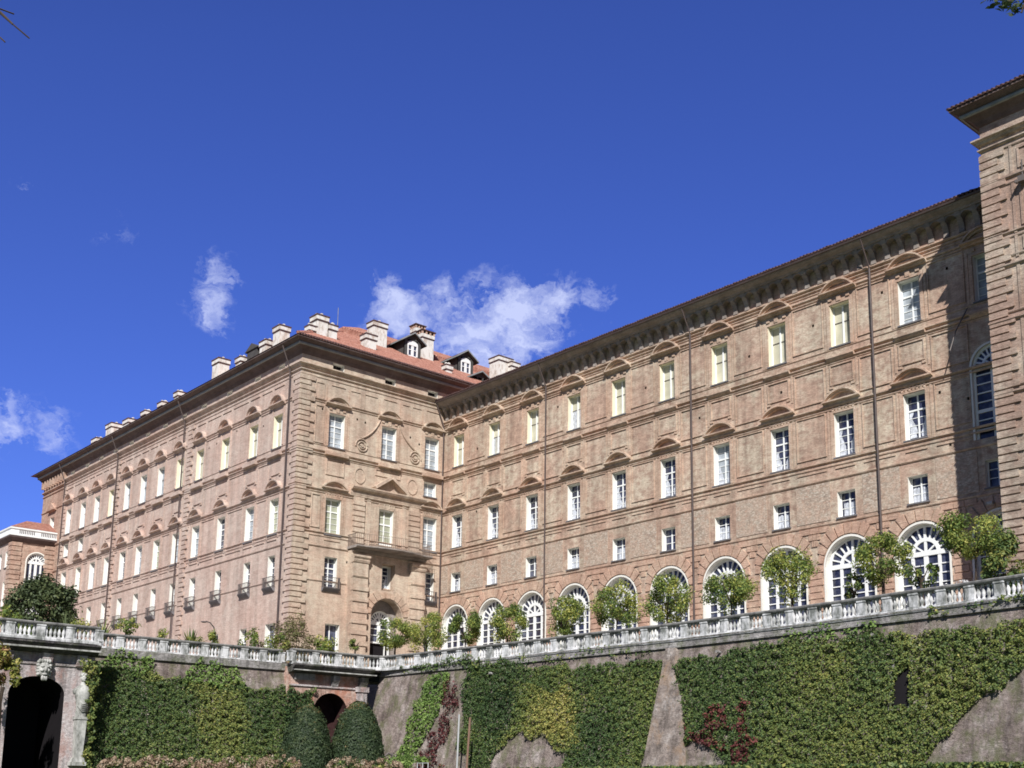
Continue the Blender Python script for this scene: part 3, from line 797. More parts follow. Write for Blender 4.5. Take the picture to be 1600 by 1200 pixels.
# portal
po = MB(F_S)
PO = .55
def portal_front(mb):
    pass
pops = [(-6.95, -4.05, FLOOR, 12.95, 1.5), (-6.08, -4.86, 15.1, 17.2, 0)]
FP = facade(XC + PO, 0, 0, 1)
por = wall(FP, -8.9, -2.1, FLOOR, 17.9, pops, M['block'], 'portal', blk)
mb = MB(F_S)
mb.face([(-8.9, FLOOR, 0), (-8.9, FLOOR, PO), (-8.9, 17.9, PO), (-8.9, 17.9, 0)]); mb.face([(-2.1, FLOOR, PO), (-2.1, FLOOR, 0), (-2.1, 17.9, 0), (-2.1, 17.9, PO)])
for z0, z1, a in ((FLOOR, 12.95, None),):
    for s, sg in ((-6.95, 1), (-4.05, -1)):
        q = [(s, z0, PO), (s, z0, -.4), (s, z1, -.4), (s, z1, PO)]; mb.face(q if sg > 0 else q[::-1])
N = 16
for k in range(N):
    a0, a1 = PI * k / N, PI * (k + 1) / N
    p0 = (-5.5 - 1.45 * math.cos(a0), 12.95 + 1.5 * math.sin(a0)); p1 = (-5.5 - 1.45 * math.cos(a1), 12.95 + 1.5 * math.sin(a1))
    mb.face([(*p0, PO), (*p0, -.3), (*p1, -.3), (*p1, PO)])
for s in (-6.08, -4.86):
    q = [(s, 15.1, PO), (s, 15.1, 0), (s, 17.2, 0), (s, 17.2, PO)]; mb.face(q if s < -5.5 else q[::-1])
mb.face([(-6.08, 17.2, PO), (-6.08, 17.2, 0), (-4.86, 17.2, 0), (-4.86, 17.2, PO)])
mb.face([(-6.08, 15.1, PO), (-4.86, 15.1, PO), (-4.86, 15.1, 0), (-6.08, 15.1, 0)])
mb.build('portal_side', M['jamb'] if False else M['block'], blk)
# inner doorway inside the niche
mb = MB(F_S)
ia, ib, izs, ir = -6.45, -4.55, 12.65, .95
mb.face([(-6.95, FLOOR, -.3), (ia, FLOOR, -.3), (ia, izs, -.3), (-6.95, izs, -.3)]); mb.face([(ib, FLOOR, -.3), (-4.05, FLOOR, -.3), (-4.05, izs, -.3), (ib, izs, -.3)])
for k in range(N):
    a0, a1 = PI * k / N, PI * (k + 1) / N
    c = -5.5
    P = [(c - .95 * math.cos(a), izs + ir * math.sin(a)) for a in (a0, a1)]; Q = [(c - 1.5 * math.cos(a), izs + .0 + 1.85 * math.sin(a)) for a in (a0, a1)]
    mb.face([(*P[0], -.3), (*P[1], -.3), (*Q[1], -.3), (*Q[0], -.3)])
mb.build('niche_wall', M['corbel'], blk)
dr = arch_window('S', facade(XC - .3, 0, 0, 1), blk, ia, FLOOR + 3.1, 1.9, izs - FLOOR - 3.1, ir, .25, 2, rim=False, name='portal_fanlight')
mb = MB(F_S); mb.box(ia, ib, FLOOR + 3.0, FLOOR + 3.12, -.55, -.36); mb.box(ia, ia + .08, FLOOR, FLOOR + 3, -.55, -.38); mb.box(ib - .1, ib, FLOOR, FLOOR + 3, -.55, -.38)
mb.box(-5.0, -4.93, FLOOR, FLOOR + 3, -.5, -.4); mb.build('door_frame', M['white'], blk)
mb = MB(F_S); mb.face([(ia, FLOOR, -.54), (ib, FLOOR, -.54), (ib, FLOOR + 3, -.54), (ia, FLOOR + 3, -.54)]); mb.build('doorway', M['dark'], blk)  # dark sheet, its colour carries the shade behind the door
# portal pilasters with rusticated bands and rams-horn capitals
for a, b in ((-8.85, -7.5), (-3.5, -2.15)):
    mb = MB(FP); z = FLOOR; k = 0
    mb.box(a, b, FLOOR, 17.0, -.01, .28)
    while z < 15.6:
        if k % 2 == 0: mb.box(a - .03, b + .03, z, z + .34, .0, .36)
        z += .42; k += 1
    mb.prof([(-.01, 16.9), (.34, 16.95), (.40, 17.1), (.40, 17.2), (.52, 17.35), (.52, 17.5), (-.01, 17.55)], a - .05, b + .05)
    mb.prof([(-.01, 15.75), (.32, 15.78), (.38, 15.88), (-.01, 15.95)], a - .03, b + .03)
    mb.build('pilaster', M['block'], blk)
# voussoir fan over the portal arch
mb = MB(FP)
for j in range(1, 12):
    a = math.radians(15 * j)
    q = []
    for rr, ww in ((1.55, .18), (2.25 if j not in (5, 6, 7) else 2.0, .27)):
        for sg in (1, -1): q.append((-5.5 + rr * math.cos(a) + sg * ww * math.sin(a), 12.95 + rr * math.sin(a) - sg * ww * math.cos(a)))
    q = [q[0], q[1], q[3], q[2]]
    mb.face([(*t, .08) for t in q][::-1])
    for i in range(4):
        t, u = q[i], q[(i + 1) % 4]; mb.face([(*t, .08), (*u, .08), (*u, 0), (*t, 0)])
for z in np.arange(13.2, 15.0, .42):
    mb.box(-3.48, -2.9 - (.2 if z > 14 else 0) - .15, z, z + .34, 0, .07); mb.box(-7.48, -7.2, z, z + .34, 0, .07)
mb.build('voussoirs', M['trim'], blk)
# balcony with bowed middle
def bow(s):      # projection of the slab
    return 1.45 + .55 * max(0, 1 - ((s + 5.4) / 2.6) ** 2)
mb = MB(F_S); N = 24; S0, S1 = -9.0, -1.9
ss = [S0 + (S1 - S0) * k / N for k in range(N + 1)]
for a, b in zip(ss, ss[1:]):
    oa, ob = bow(a), bow(b)
    mb.face([(a, 18.2, oa), (b, 18.2, ob), (b, 18.2, 0), (a, 18.2, 0)])
    mb.face([(a, 18.1, oa), (b, 18.1, ob), (b, 18.2, ob), (a, 18.2, oa)])
    mb.face([(a, 18.0, oa - .12), (b, 18.0, ob - .12), (b, 18.1, ob), (a, 18.1, oa)])
    mb.face([(a, 18.0, 0), (b, 18.0, 0), (b, 18.0, ob - .12), (a, 18.0, oa - .12)])
for s, fl in ((S0, 0), (S1, 1)):
    o = bow(s); q = [(s, 18.0, 0), (s, 18.0, o - .12), (s, 18.1, o), (s, 18.2, o), (s, 18.2, 0)]; mb.face(q if not fl else q[::-1])
mb.prof([(PO, 17.75), (.75, 17.8), (.85, 17.98), (PO, 17.99)], -8.85, -2.05)
bal = mb.build('balcony', M['corbel'], blk)
r = MB(F_S)
for k in range(0, 41):
    s = S0 + .05 + (S1 - S0 - .1) * k / 40; o = bow(s) - .08; r.box(s - .009, s + .009, 18.2, 19.1, o - .01, o + .01)
for a, b in zip(ss, ss[1:]):
    for zz in (18.28, 19.1):
        oa, ob = bow(a) - .08, bow(b) - .08
        r.face([(a, zz - .016, oa + .02), (b, zz - .016, ob + .02), (b, zz + .016, ob + .02), (a, zz + .016, oa + .02)])
for s in (S0 + .05, S1 - .05):
    for k in range(10): r.box(s - .013, s + .013, 18.2, 19.1, .1 + .11 * k, .13 + .11 * k)
    r.box(s - .02, s + .02, 19.08, 19.12, 0, 1.2)
q = r.build('railing', M['rail'], None); q.parent = bal; q.matrix_parent_inverse = base_of(bal)
# pilasters and broken pediment around the balcony door
mb = MB(F_S)
for a, b in ((-8.6, -7.65), (-3.35, -2.4)):
    mb.box(a, b, 18.2, 22.3, -.01, .12)
    z = 18.6; k = 0
    while z < 21.9:
        mb.box(a - .04, b + .04, z, z + .34, 0, .19); z += .43
for a, b in ((-7.35, -7.0), (-4.0, -3.65)): mb.box(a, b, 18.2, 22.3, -.01, .07)
surround(mb, -5.5, 1.34, 18.3, 21.62, 'vous')
mb.build('pilaster', M['block'], blk)
mb = MB(F_S)
mb.prof([(-.01, 22.3), (.14, 22.32), (.2, 22.5), (.2, 22.7), (.45, 22.8), (.55, 22.95), (.55, 23.05), (-.01, 23.1)], -8.95, -1.95)
ya, yb, za, zb = -6.85, -3.9, 23.08, 24.1; ym = (ya + yb) / 2
for (p, q) in (((ya, za), (ym, zb)), ((ym, zb), (yb, za))):
    dx, dz = q[0] - p[0], q[1] - p[1]; l = math.hypot(dx, dz); nx_, nz_ = -dz / l * .22, dx / l * .22
    A = [p, q, (q[0] + nx_, q[1] + nz_), (p[0] + nx_, p[1] + nz_)]
    mb.face([(*t, .55) for t in A]); mb.face([(*A[0], 0), (*A[1], 0), (*A[1], .55), (*A[0], .55)]); mb.face([(*A[3], .55), (*A[2], .55), (*A[2], 0), (*A[3], 0)])
    mb.face([(*A[0], .55), (*A[3], .55), (*A[3], 0), (*A[0], 0)]); mb.face([(*A[1], .55), (*A[1], 0), (*A[2], 0), (*A[2], .55)])
mb.build('pediment', M['block'], blk)

# cove cornice + eaves (three exposed sides handled by mitres)
EP = 1.05
cove = [(0, 32.9), (.10, 32.95), (.30, 33.0), (.45, 33.1), (.55, 33.16)]
def eaves(T, s0, s1, m0, m1, z_off=0, names=True, par=blk):
    c = [(-.02, 32.62 + z_off), (.06, 32.66 + z_off), (.2, 32.9 + z_off), (.42, 33.08 + z_off), (.56, 33.14 + z_off)]
    mb = MB(T); mb.prof(c, s0, s1, m0, m1, caps=False); mb.build('cove', M['soffit'], par)
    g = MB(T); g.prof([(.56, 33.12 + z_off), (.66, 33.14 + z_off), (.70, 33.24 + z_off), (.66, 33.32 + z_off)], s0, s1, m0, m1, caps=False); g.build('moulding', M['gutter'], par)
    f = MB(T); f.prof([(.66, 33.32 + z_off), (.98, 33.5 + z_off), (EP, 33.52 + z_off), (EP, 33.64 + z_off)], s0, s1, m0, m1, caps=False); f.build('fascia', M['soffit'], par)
eaves(F_L, -56.8, XC, 0, 1); eaves(F_S, -D, 16, 1, 0)
# roof: lower hip, step, upper hip
def hip(mb, x0, x1, y0, y1, z0, t, pitch, t0=0):
    h = t * math.tan(math.radians(pitch))
    a = [(x0, y0, z0), (x1, y0, z0), (x1, y1, z0), (x0, y1, z0)]
    b = [(x0 + t, y0 + t, z0 + h), (x1 - t, y0 + t, z0 + h), (x1 - t, y1 - t, z0 + h), (x0 + t, y1 - t, z0 + h)]
    for i in range(4):
        j = (i + 1) % 4; mb.face([a[i], a[j], b[j], b[i]])
    return b
rf = MB()
X0, X1, Y0, Y1 = -57.9, XC + EP + .06, -D - EP - .06, 36
b = hip(rf, X0, X1, Y0, Y1, 33.65, 9.9, 30)
z2 = b[0][2] + .28
b2 = hip(rf, X0 + 9.6, X1 - 9.6, Y0 + 9.6, Y1 - 9.6, z2, 4.8, 29)
a = [(X0 + 9.6, Y0 + 9.6), (X1 - 9.6, Y0 + 9.6), (X1 - 9.6, Y1 - 9.6), (X0 + 9.6, Y1 - 9.6)]
for i in range(4):
    j = (i + 1) % 4; rf.face([(*a[i], z2 - .4), (*a[j], z2 - .4), (*a[j], z2), (*a[i], z2)])
rf.face(b2)
y = Y0 + .2
while y < 12:        # tile ends along the eave
    rf.tube([(X1 + .02, y, 33.66 + random.uniform(-.015, .02)), (X1 - .5, y, 33.96)], .075, 6, 1); y += .24
t30, t29 = math.tan(math.radians(30)), math.tan(math.radians(29))
y = Y0 + .5
while y < 33:        # ribs of pan tiles running down the end slope
    t = min(9.8, y - Y0)
    if t > .6: rf.tube([(X1 - .5, y, 33.65 + .5 * t30 + .01), (X1 - t, y + random.uniform(-.02, .02), 33.65 + t * t30 + .01)], .07, 5, 0, False)
    u = min(4.7, y - Y0 - 9.6)
    if u > .4: rf.tube([(X1 - 9.62, y, z2 + .02), (X1 - 9.6 - u, y, z2 + u * t29 + .01)], .07, 5, 0, False)
    y += .25
rf.tube([(X1 - .1, Y0 + .1, 33.75), (X1 - 9.9, Y0 + 9.9, b[1][2] + .05)], .16, 6)
roof = rf.build('roof', [M['tiles'], M['tilecap']], blk)
def roofz(x): return 33.65 + (X1 - x) * math.tan(math.radians(30))
def chimney(x, y, z0, z1, wx, wy, style=0, horns=False):
    mb = MB()
    h = z1 - z0
    mb.cbox(x, y, z0, z1 - .55, wx, wy)
    mb.cbox(x, y, z1 - .60, z1 - .53, wx + .15, wy + .15, 1)
    mb.cbox(x, y, z1 - .52, z1 - .2, wx + .12, wy + .12)
    if style == 0:      # small gabled cap
        mb.cbox(x, y, z1 - .2, z1 - .1, wx + .2, wy + .2, 1)
        mb.cbox(x, y, z1 - .1, z1 + .06, wx * .8, wy * .9, 0, .5)
        for q in (-.28, .28):
            mb.cbox(x + q * wx, y, z1 - .12, z1 + .1, .16, .16); mb.cbox(x, y + q * wy, z1 - .14, z1 + .12, .15, .15)
    else:               # crown of little brick horns
        n = 4
        for i in range(n):
            for j in range(n):
                if 0 < i < n - 1 and 0 < j < n - 1: continue
                mb.cbox(x + wx * (i / (n - 1) - .5), y + wy * (j / (n - 1) - .5), z1 - .2, z1 + .08, .15, .15, 2)
        mb.cbox(x, y, z1 + .08, z1 + .17, wx + .3, wy + .3, 1)
    o = mb.build('chimney', [M['chimney'], M['tilecap'], M['brickcap']], None)
    o.parent = roof; o.matrix_parent_inverse = base_of(roof); return o
yl = -D + 2.0
for x0, x1, zt in ((-48.16, -45.44, 36.27), (-44.36, -41.3, 36.96), (-39.99, -37.2, 36.47), (-35.77, -33.7, 36.43), (-31.91, -29.9, 36.42), (-28.4, -26.56, 36.6),
                   (-20.56, -18.0, 37.58), (-16.19, -14.2, 36.64), (-11.91, -9.7, 36.89), (-9.7, -7.4, 37.5)):
    w = (x1 - x0) * .5; chimney((x0 + x1) / 2, yl, 34.0, zt, w * .95, w * .8)
chimney(-3.2, -12.0, 34.2, 35.9, .6, .6); chimney(-3.3, -11.2, 34.2, 36.95, 1.0, 1.0); chimney(-3.2, -10.2, 34.2, 36.45, .7, .75)
chimney(-4.0, -6.1, 35.3, 37.0, .8, 1.0); chimney(-8.0, -2.7, 37.8, 40.2, 1.0, 1.4)
chimney(-10.2, 3.15, 39.0, 42.0, .8, .95, 1); chimney(-9.0, 3.1, 38.4, 41.0, 1.1, 1.3, 1)
chimney(-3.5, 1.7, 35.2, 36.25, .55, .65); chimney(-8.0, 11.4, 38.0, 40.6, 1.4, 1.7); chimney(-7.4, 12.3, 37.8, 40.2, 1.0, 1.0)
# dormers
def dormer(xf, yc, zb, w, h, zap, win=True):
    """front face at x = xf looking +x"""
    T = facade(xf, 0, 0, 1)
    mb = MB(T); hw = w / 2; dep = 3.6
    zs = zb + h
    if win:
        ow = .56
        mb.box(yc - hw, yc - ow, zb - .5, zs, -.12, 0); mb.box(yc + ow, yc + hw, zb - .5, zs, -.12, 0)
        mb.face([(yc - ow, zs - .0, 0), (yc + ow, zs, 0), (yc + hw, zs, 0), (yc, zap - .1, 0), (yc - hw, zs, 0)])
    else:
        for q in (-1, -.33, .33, 1): mb.box(yc + q * (hw - .08) - .07, yc + q * (hw - .08) + .07, zb - .6, zs, -.12, 0)
        mb.face([(yc - hw, zs, 0), (yc + hw, zs, 0), (yc, zap - .1, 0)])
        mb.face([(yc - hw, zb - .6, -.6), (yc + hw, zb - .6, -.6), (yc + hw, zs, -.6), (yc - hw, zs, -.6)])
    for s in (-1, 1):
        q = [(yc + s * hw, zb - .6, 0), (yc + s * hw, zb - .6, -dep), (yc + s * hw, zs, -dep), (yc + s * hw, zs, 0)]
        mb.face(q if s < 0 else q[::-1])
    oh = .42
    for s in (-1, 1):
        e = (yc + s * (hw + oh), zs - .18); r = (yc, zap)
        top = [(*e, .35), (*r, .35), (*r, -dep), (*e, -dep)]
        mb.face(top[::-1] if s > 0 else top, 1)
        lo = [(a, b - .14, c) for a, b, c in top]; mb.face(lo if s > 0 else lo[::-1], 0)
        mb.face([(*e, .35), (*r, .35), (r[0], r[1] - .14, .35), (e[0], e[1] - .14, .35)][::(1 if s < 0 else -1)], 2)
        mb.face([(*e, .35), (e[0], e[1] - .14, .35), (e[0], e[1] - .14, -dep), (*e, -dep)], 2)
    d = mb.build('dormer', [M['wood'], M['tilecap'], M['gutter']], blk)
    if win:
        f = arch_window('S', T, d, yc - .56, zb, 1.12, h - .36, .3, .08, 2, rim=False, name='dormer_window')
    return d
dormer(-6.9, .35, 37.6, 1.75, 1.45, 39.75); dormer(-6.9, 6.3, 37.55, 1.75, 1.45, 39.7); dormer(-4.2, 5.9, 35.3, 2.0, .95, 36.85, False)
mb = MB(); mb.tube([(-12.5, -4, 40.8), (-12.5, -4, 42.6)], .03, 5); q = mb.build('antenna', M['gutter'], None); q.parent = roof; q.matrix_parent_inverse = base_of(roof)
mb = MB(F_L)     # dark wooden dormer on the long side
mb.box(-13.6, -11.9, 34.0, 36.6, -3.2, -1.6); mb.face([(-13.9, 36.5, -1.5), (-12.75, 37.1, -1.5), (-12.75, 37.1, -3.4), (-13.9, 36.5, -3.4)]); mb.face([(-12.75, 37.1, -1.5), (-11.6, 36.5, -1.5), (-11.6, 36.5, -3.4), (-12.75, 37.1, -3.4)]); mb.face([(-13.9, 36.5, -1.5), (-11.6, 36.5, -1.5), (-12.75, 37.1, -1.5)])
mb.build('dormer', M['wood'], blk)
# bare brick end pavilion at the far end
FE = facade(0, -D - .0, 1, 0)
wall(FE, -56.4, LX0, 7.8, 33.1, [(-53.6, -52.4, 26.0, 28.4, 0)], M['rough'], 'end_pavilion', blk)
window('L', FE, blk, -53.6, 26.0, 1.2, 2.4, 'cas', 'greyblind', .4)
mb = MB(FE)
for z, o, h in ((31.14, .1, .14), (31.6, .2, .2), (29.3, .1, .14), (25.2, .14, .2), (22.3, .14, .2)): string(FE, blk, ledge(z, o, h), -56.4, LX0 - .02, M['rough'])
x = -56.2
while x < LX0 - .2: mb.box(x, x + .3, 31.95, 32.75, -.01, .38); x += .78
mb.build('cornice_brackets', M['rough'], blk); mb = MB(FE)
mb.prof([(-.01, 29.0), (.35, 29.1), (.35, 29.2), (-.01, 29.25)], -54.1, -51.9)
mb.face([(-54.1, 29.2, .3), (-51.9, 29.2, .3), (-53, 29.95, .3)]); mb.face([(-54.1, 29.2, .3), (-53, 29.95, .3), (-53, 29.95, 0), (-54.1, 29.2, 0)]); mb.face([(-53, 29.95, .3), (-51.9, 29.2, .3), (-51.9, 29.2, 0), (-53, 29.95, 0)])
mb.build('pediment', M['rough'], blk)
mb = MB(); mb.face([(-56.4, -D, 7.8), (-56.4, -D, 33.1), (-56.4, 36, 33.1), (-56.4, 36, 7.8)]); mb.build('back_wall', M['rough'], blk)

# ================================================================== RIGHT TOWER
tow = empty('palace_tower', (TX + 6, 2, FLOOR), 'corner tower of rusticated brick with wide overhanging eaves at the right edge', 'building')
DZ = .38
T1 = 61.0
wall(F_T, TX, T1, 7.8, 33.6, [(53.2, 54.6, Z_TOP, Z_TOP + H_TOP, 0), (53.2, 54.6, Z_PN, Z_PN + H_PN, 0), (51.55, 52.35, 32.35, 32.95, 0)], M['tower'], 'wall', tow)
window('T', F_T, tow, 53.2, Z_TOP, 1.4, H_TOP, 'cas', 'glass'); window('T', F_T, tow, 53.2, Z_PN, 1.4, H_PN, 'cas', 'glass'); window('T', F_T, tow, 51.55, 32.35, .8, .6, 'plain', 'glass', .4, sill=False)
F_TL = facade(TX, 0, 0, -1)     # left flank, facing -x
mb = MB(); mb.face([(TX, 14, 7.8), (TX, -TD, 7.8), (TX, -TD, 33.6), (TX, 14, 33.6)]); mb.build('wall', M['tower'], tow)
for z, o, h in ((31.46, .07, .1), (31.78, .14, .14), (29.5, .07, .1), (29.85, .12, .14), (26.7, .06, .1), (26.95, .1, .1), (25.75, .08, .12), (25.3, .14, .16), (22.9, .08, .12), (19.2, .09, .12), (18.9, .12, .14), (16.2, .09, .12), (22.55, .14, .16)):
    string(F_T, tow, ledge(z, o, h), TX, T1, M['tower'], 1, 0); string(F_TL, tow, ledge(z, o, h), 0, TD, M['tower'], 0, 1)
bg = [(-.02, 31.98), (.14, 32.02), (.22, 32.14), (.36, 32.2), (.36, 32.28), (-.02, 32.31)]
string(F_T, tow, bg, TX, T1, M['tower'], 1, 0); string(F_TL, tow, bg, -14, TD, M['tower'], 0, 1)
quoins(F_T, tow, TX, 1, 8, 31.4, 1.2, .85, M['tower'], dz=.40, o=.10, m=1); quoins(F_TL, tow, TD, -1, 8, 31.4, 1.2, .85, M['tower'], dz=.40, o=.10, m=1)
mb = MB(F_T)
for z0, z1 in ((30.1, 31.2), (27.1, 29.2), (25.85, 26.55), (23.1, 25.0), (19.5, 22.2), (16.4, 18.6), (12.5, 15.9)):
    frame_strip(mb, TX + 1.85, TX + 2.75, z0, z1, .1, .07)
    mb.box(TX + 1.45, TX + 1.6, z0 - .3, z1 + .2, -.01, .05)
mb.build('wall_panel', M['tower'], tow)
eaves(F_T, TX, T1, 1, 0, .40, par=tow); eaves(F_TL, -14, TD, 0, 1, .40, par=tow)
rf = MB(); hip(rf, TX - EP - .06, T1 + 1, -TD - EP - .06, 14, 34.05, 5, 28)
x = TX - EP
while x < T1: rf.tube([(x, -TD - EP - .1, 34.07 + random.uniform(-.015, .02)), (x, -TD - EP + .5, 34.38)], .075, 6, 1); x += .24
rf.build('roof', [M['tiles'], M['tilecap']], tow)
mb = MB(F_T); mb.box(51.1, 51.16, 29.4, 30.4, .05, .1); mb.box(51.0, 51.3, 29.15, 29.45, .1, .4); mb.box(50.9, 51.0, 29.1, 29.25, .3, .5); mb.build('lamp', M['iron'], tow)
for z in (25.0, 26.3): pass

# ================================================================== LOW ANNEX (far left)
ann = empty('gallery_annex', (-55, -15.4, FLOOR), 'low annex with big arched window, white attic and red hipped roof at far left', 'building')
AX, AY0, AY1 = -51.5, -17.9, -D
ROT['A'] = PI / 2; ROT['B'] = 0
FA = facade(AX, 0, 0, 1); FB = facade(0, AY0, 1, 0)
wall(FA, AY0, AY1, 7.8, 25.3, [(-16.35, -14.3, FLOOR + 8, 22.95, 1.03)], M['rough'], 'wall', ann)
arch_window('A', FA, ann, -16.35, FLOOR + 8, 2.05, 22.95 - FLOOR - 8, 1.03, .3, 4)
ROT['B'] = 0
bx = [-53.4, -55.6, -57.8]
wall(FB, -70, AX, 7.8, 25.3, [(x, x + 1.0, z, z + h, 0) for x in bx for z, h in ((18.2, 2.6), (22.3, 1.7))], M['side'], 'wall', ann)
for x in bx:
    for z, h in ((18.2, 2.6), (22.3, 1.7)): window('B', FB, ann, x, z, 1.0, h, 'cas', 'greyblind', .3)
quoins(FA, ann, AY0, 1, 8, 24.9, .95, .9, M['rough'], dz=.5, m=1); quoins(FB, ann, AX, -1, 8, 24.9, .95, .9, M['rough'], dz=.5, m=1); quoins(FA, ann, AY1, -1, 8, 24.9, 1.0, .9, M['rough'], dz=.5)
for T, s0, s1, m0, m1 in ((FA, AY0, AY1, 1, 0), (FB, -70, AX, 0, 1)):
    string(T, ann, [(-.02, 24.9), (.2, 25.0), (.5, 25.3), (.55, 25.45), (-.02, 25.5)], s0, s1, M['soffit'], m0, m1, 'cornice')
    string(T, ann, [(.12, 25.5), (.5, 25.5), (.5, 25.66), (.4, 25.66), (.4, 26.15), (.5, 26.2), (.5, 26.35), (.0, 26.36)], s0, s1, M['white'], m0, m1, 'attic')
for c in (-16.7, -14.5):
    mb = MB(FA)
    for k in range(9): mb.box(c - .75 + k * .18, c - .65 + k * .18, 25.72, 26.1, .38, .408)
    mb.build('attic_slots', M['sill'], ann)
mb = MB(); z0 = 26.37
mb.face([(AX + .5, AY0 - .5, z0), (AX + .5, AY1, z0), (AX - 2.2, AY1, z0 + 1.35), (AX - 2.2, AY0 + 1.9, z0 + 1.35)]); mb.face([(-70, AY0 - .5, z0), (AX + .5, AY0 - .5, z0), (AX - 2.2, AY0 + 1.9, z0 + 1.35), (-70, AY0 + 1.9, z0 + 1.35)])
mb.face([(-70, AY0 + 1.9, z0 + 1.35), (AX - 2.2, AY0 + 1.9, z0 + 1.35), (AX - 2.2, AY1, z0 + 1.35), (-70, AY1, z0 + 1.35)])
mb.build('roof', M['tiles'], ann)

# ================================================================== GROUND, TERRACE, RETAINING WALLS
g = MB(); n = 60
def gz(x, y):
    d = math.hypot(x - 75, y + 57); t = min(1, max(0, (d - 4) / 45)); t = t * t * (3 - 2 * t)
    far = max(0, d - 130)
    return -1.65 + 2.15 * t + .25 * noise.noise((x * .05, y * .05, 0)) * min(1, d / 15) - .0 * far
xs = np.concatenate([np.linspace(-900, -90, 14), np.linspace(-80, 120, 61), np.linspace(140, 900, 14)]); ys = np.concatenate([np.linspace(-900, -130, 12), np.linspace(-120, 0, 37), np.linspace(20, 900, 14)])
idx = {}
for i, x in enumerate(xs):
    for j, y in enumerate(ys): idx[i, j] = g.p(x, y, gz(x, y))
for i in range(len(xs) - 1):
    for j in range(len(ys) - 1): g.f.append([idx[i, j], idx[i + 1, j], idx[i + 1, j + 1], idx[i, j + 1]]); g.mi.append(0)
struct(g.build('ground', M['lawn'], None, True))

RW = [(5.2, -9.95), (9.3, -9.85), (12.7, -9.68), (18.6, -9.16), (24.2, -8.89), (31.9, -8.42), (38.2, -8.5), (42.8, -8.62), (45.8, -8.8), (49.0, -8.96), (52.1, -9.2), (58.0, -9.5), (66, -9.9)]
RWx = [q[0] for q in RW]; RWy = [q[1] for q in RW]
def ytop(x): return float(np.interp(x, RWx, RWy))
BAT = .22
def rwpt(x, z, o=0):          # right wall surface, o = outward
    return (x, ytop(x) + .12 - max(0, 7.7 - z) * BAT - o, z + o * BAT * .9)
LXT = 4.35
def lwpt(y, z, o=0):
    return (LXT - .12 + max(0, 7.7 - z) * BAT + o, y, z + o * BAT * .9)
t = MB()
fl = [(5.2, -9.7)] + [(x, y + .25) for x, y in RW[1:]] + [(66, 0.2), (XC, .2), (XC, -D), (-90, -D), (-90, -60), (6.0, -60), (6.0, -30.2), (LXT - .2, -30.2), (LXT - .2, -16.8), (5.0, -16.8)]
t.face([(x, y, FLOOR) for x, y in fl]); struct(t.build('terrace', M['gravel']))

rwall = MB()
N = 90; xr = [5.0 + (66 - 5.0) * k / N for k in range(N + 1)]
zsw = [-.5, 1, 2.2, 3.4, 4.6, 5.8, 7.7]
for a, b in zip(xr, xr[1:]):
    for c, d in zip(zsw, zsw[1:]): rwall.face([rwpt(a, c), rwpt(b, c), rwpt(b, d), rwpt(a, d)])
    for (c, oc), (d, od) in zip([(7.7, 0), (7.72, .13), (7.82, .13), (7.86, .02), (8.1, .02), (8.12, .09), (8.2, .09), (8.2, -.5)], [(7.72, .13), (7.82, .13), (7.86, .02), (8.1, .02), (8.12, .09), (8.2, .09), (8.2, -.5)]):
        f = lambda x, z, o: (x, ytop(x) + .12 - o, z)
        rwall.face([f(a, c, oc), f(b, c, oc), f(b, d, od), f(a, d, od)], 1)
rwall.face([rwpt(5.0, -.5), rwpt(5.0, 7.7), (5.0, -9, 7.7), (5.0, -9, -.5)])
rw = rwall.build('retaining_wall', [M['retain'], M['band']]); tag(rw, 'long sloping garden wall of mottled stone under the brick wing, draped with creepers', 'wall')
lwall = MB()
yl_ = [-31.0 + (15.0) * k / 20 for k in range(21)]
for a, b in zip(yl_, yl_[1:]):
    for c, d in zip(zsw, zsw[1:]): lwall.face([lwpt(a, c), lwpt(b, c), lwpt(b, d), lwpt(a, d)])
    for (c, oc), (d, od) in zip([(7.7, 0), (7.72, .16), (8.2, .16), (8.2, -.5)], [(7.72, .16), (8.2, .16), (8.2, -.5)]):
        f = lambda y, z, o: (LXT - .12 + o, y, z)
        lwall.face([f(a, c, oc), f(b, c, oc), f(b, d, od), f(a, d, od)], 1)
lw = lwall.build('retaining_wall', [M['retain'], M['band']]); tag(lw, 'short ivy covered garden wall between the arched grotto and the white bastion', 'wall')

# buttress strip of lighter stone on the right wall + slot opening
mb = MB()
for (x0, w0, z0), (x1, w1, z1) in zip([(31.0, 2.2, -.5), (31.05, 2.3, 1.4), (31.1, 1.9, 3.4), (31.15, 1.5, 4.9), (31.2, .8, 5.9), (31.2, .6, 7.2), (31.2, .5, 7.68)], [(31.05, 2.3, 1.4), (31.1, 1.9, 3.4), (31.15, 1.5, 4.9), (31.2, .8, 5.9), (31.2, .6, 7.2), (31.2, .5, 7.68)]):
    f = lambda x, z, o: rwpt(x, z, o)
    o0 = .25 + .35 * (7.7 - z0) / 7; o1 = .25 + .35 * (7.7 - z1) / 7
    mb.face([f(x0 - .1, z0, o0), f(x0 + w0, z0, o0 * .6), f(x1 + w1, z1, o1 * .6), f(x1 - .1, z1, o1)])
    mb.face([f(x0 - .2, z0, -.02), f(x0 - .1, z0, o0), f(x1 - .1, z1, o1), f(x1 - .2, z1, -.02)])
    mb.face([f(x0 + w0, z0, o0 * .6), f(x0 + w0 + .1, z0, -.02), f(x1 + w1 + .1, z1, -.02), f(x1 + w1, z1, o1 * .6)])
o = mb.build('buttress', M['buttress'], rw)
mb = MB()
def fr(a0, a1, z0, z1, o): return [rwpt(a0, z0, o), rwpt(a1, z0, o), rwpt(a1, z1, o), rwpt(a0, z1, o)]
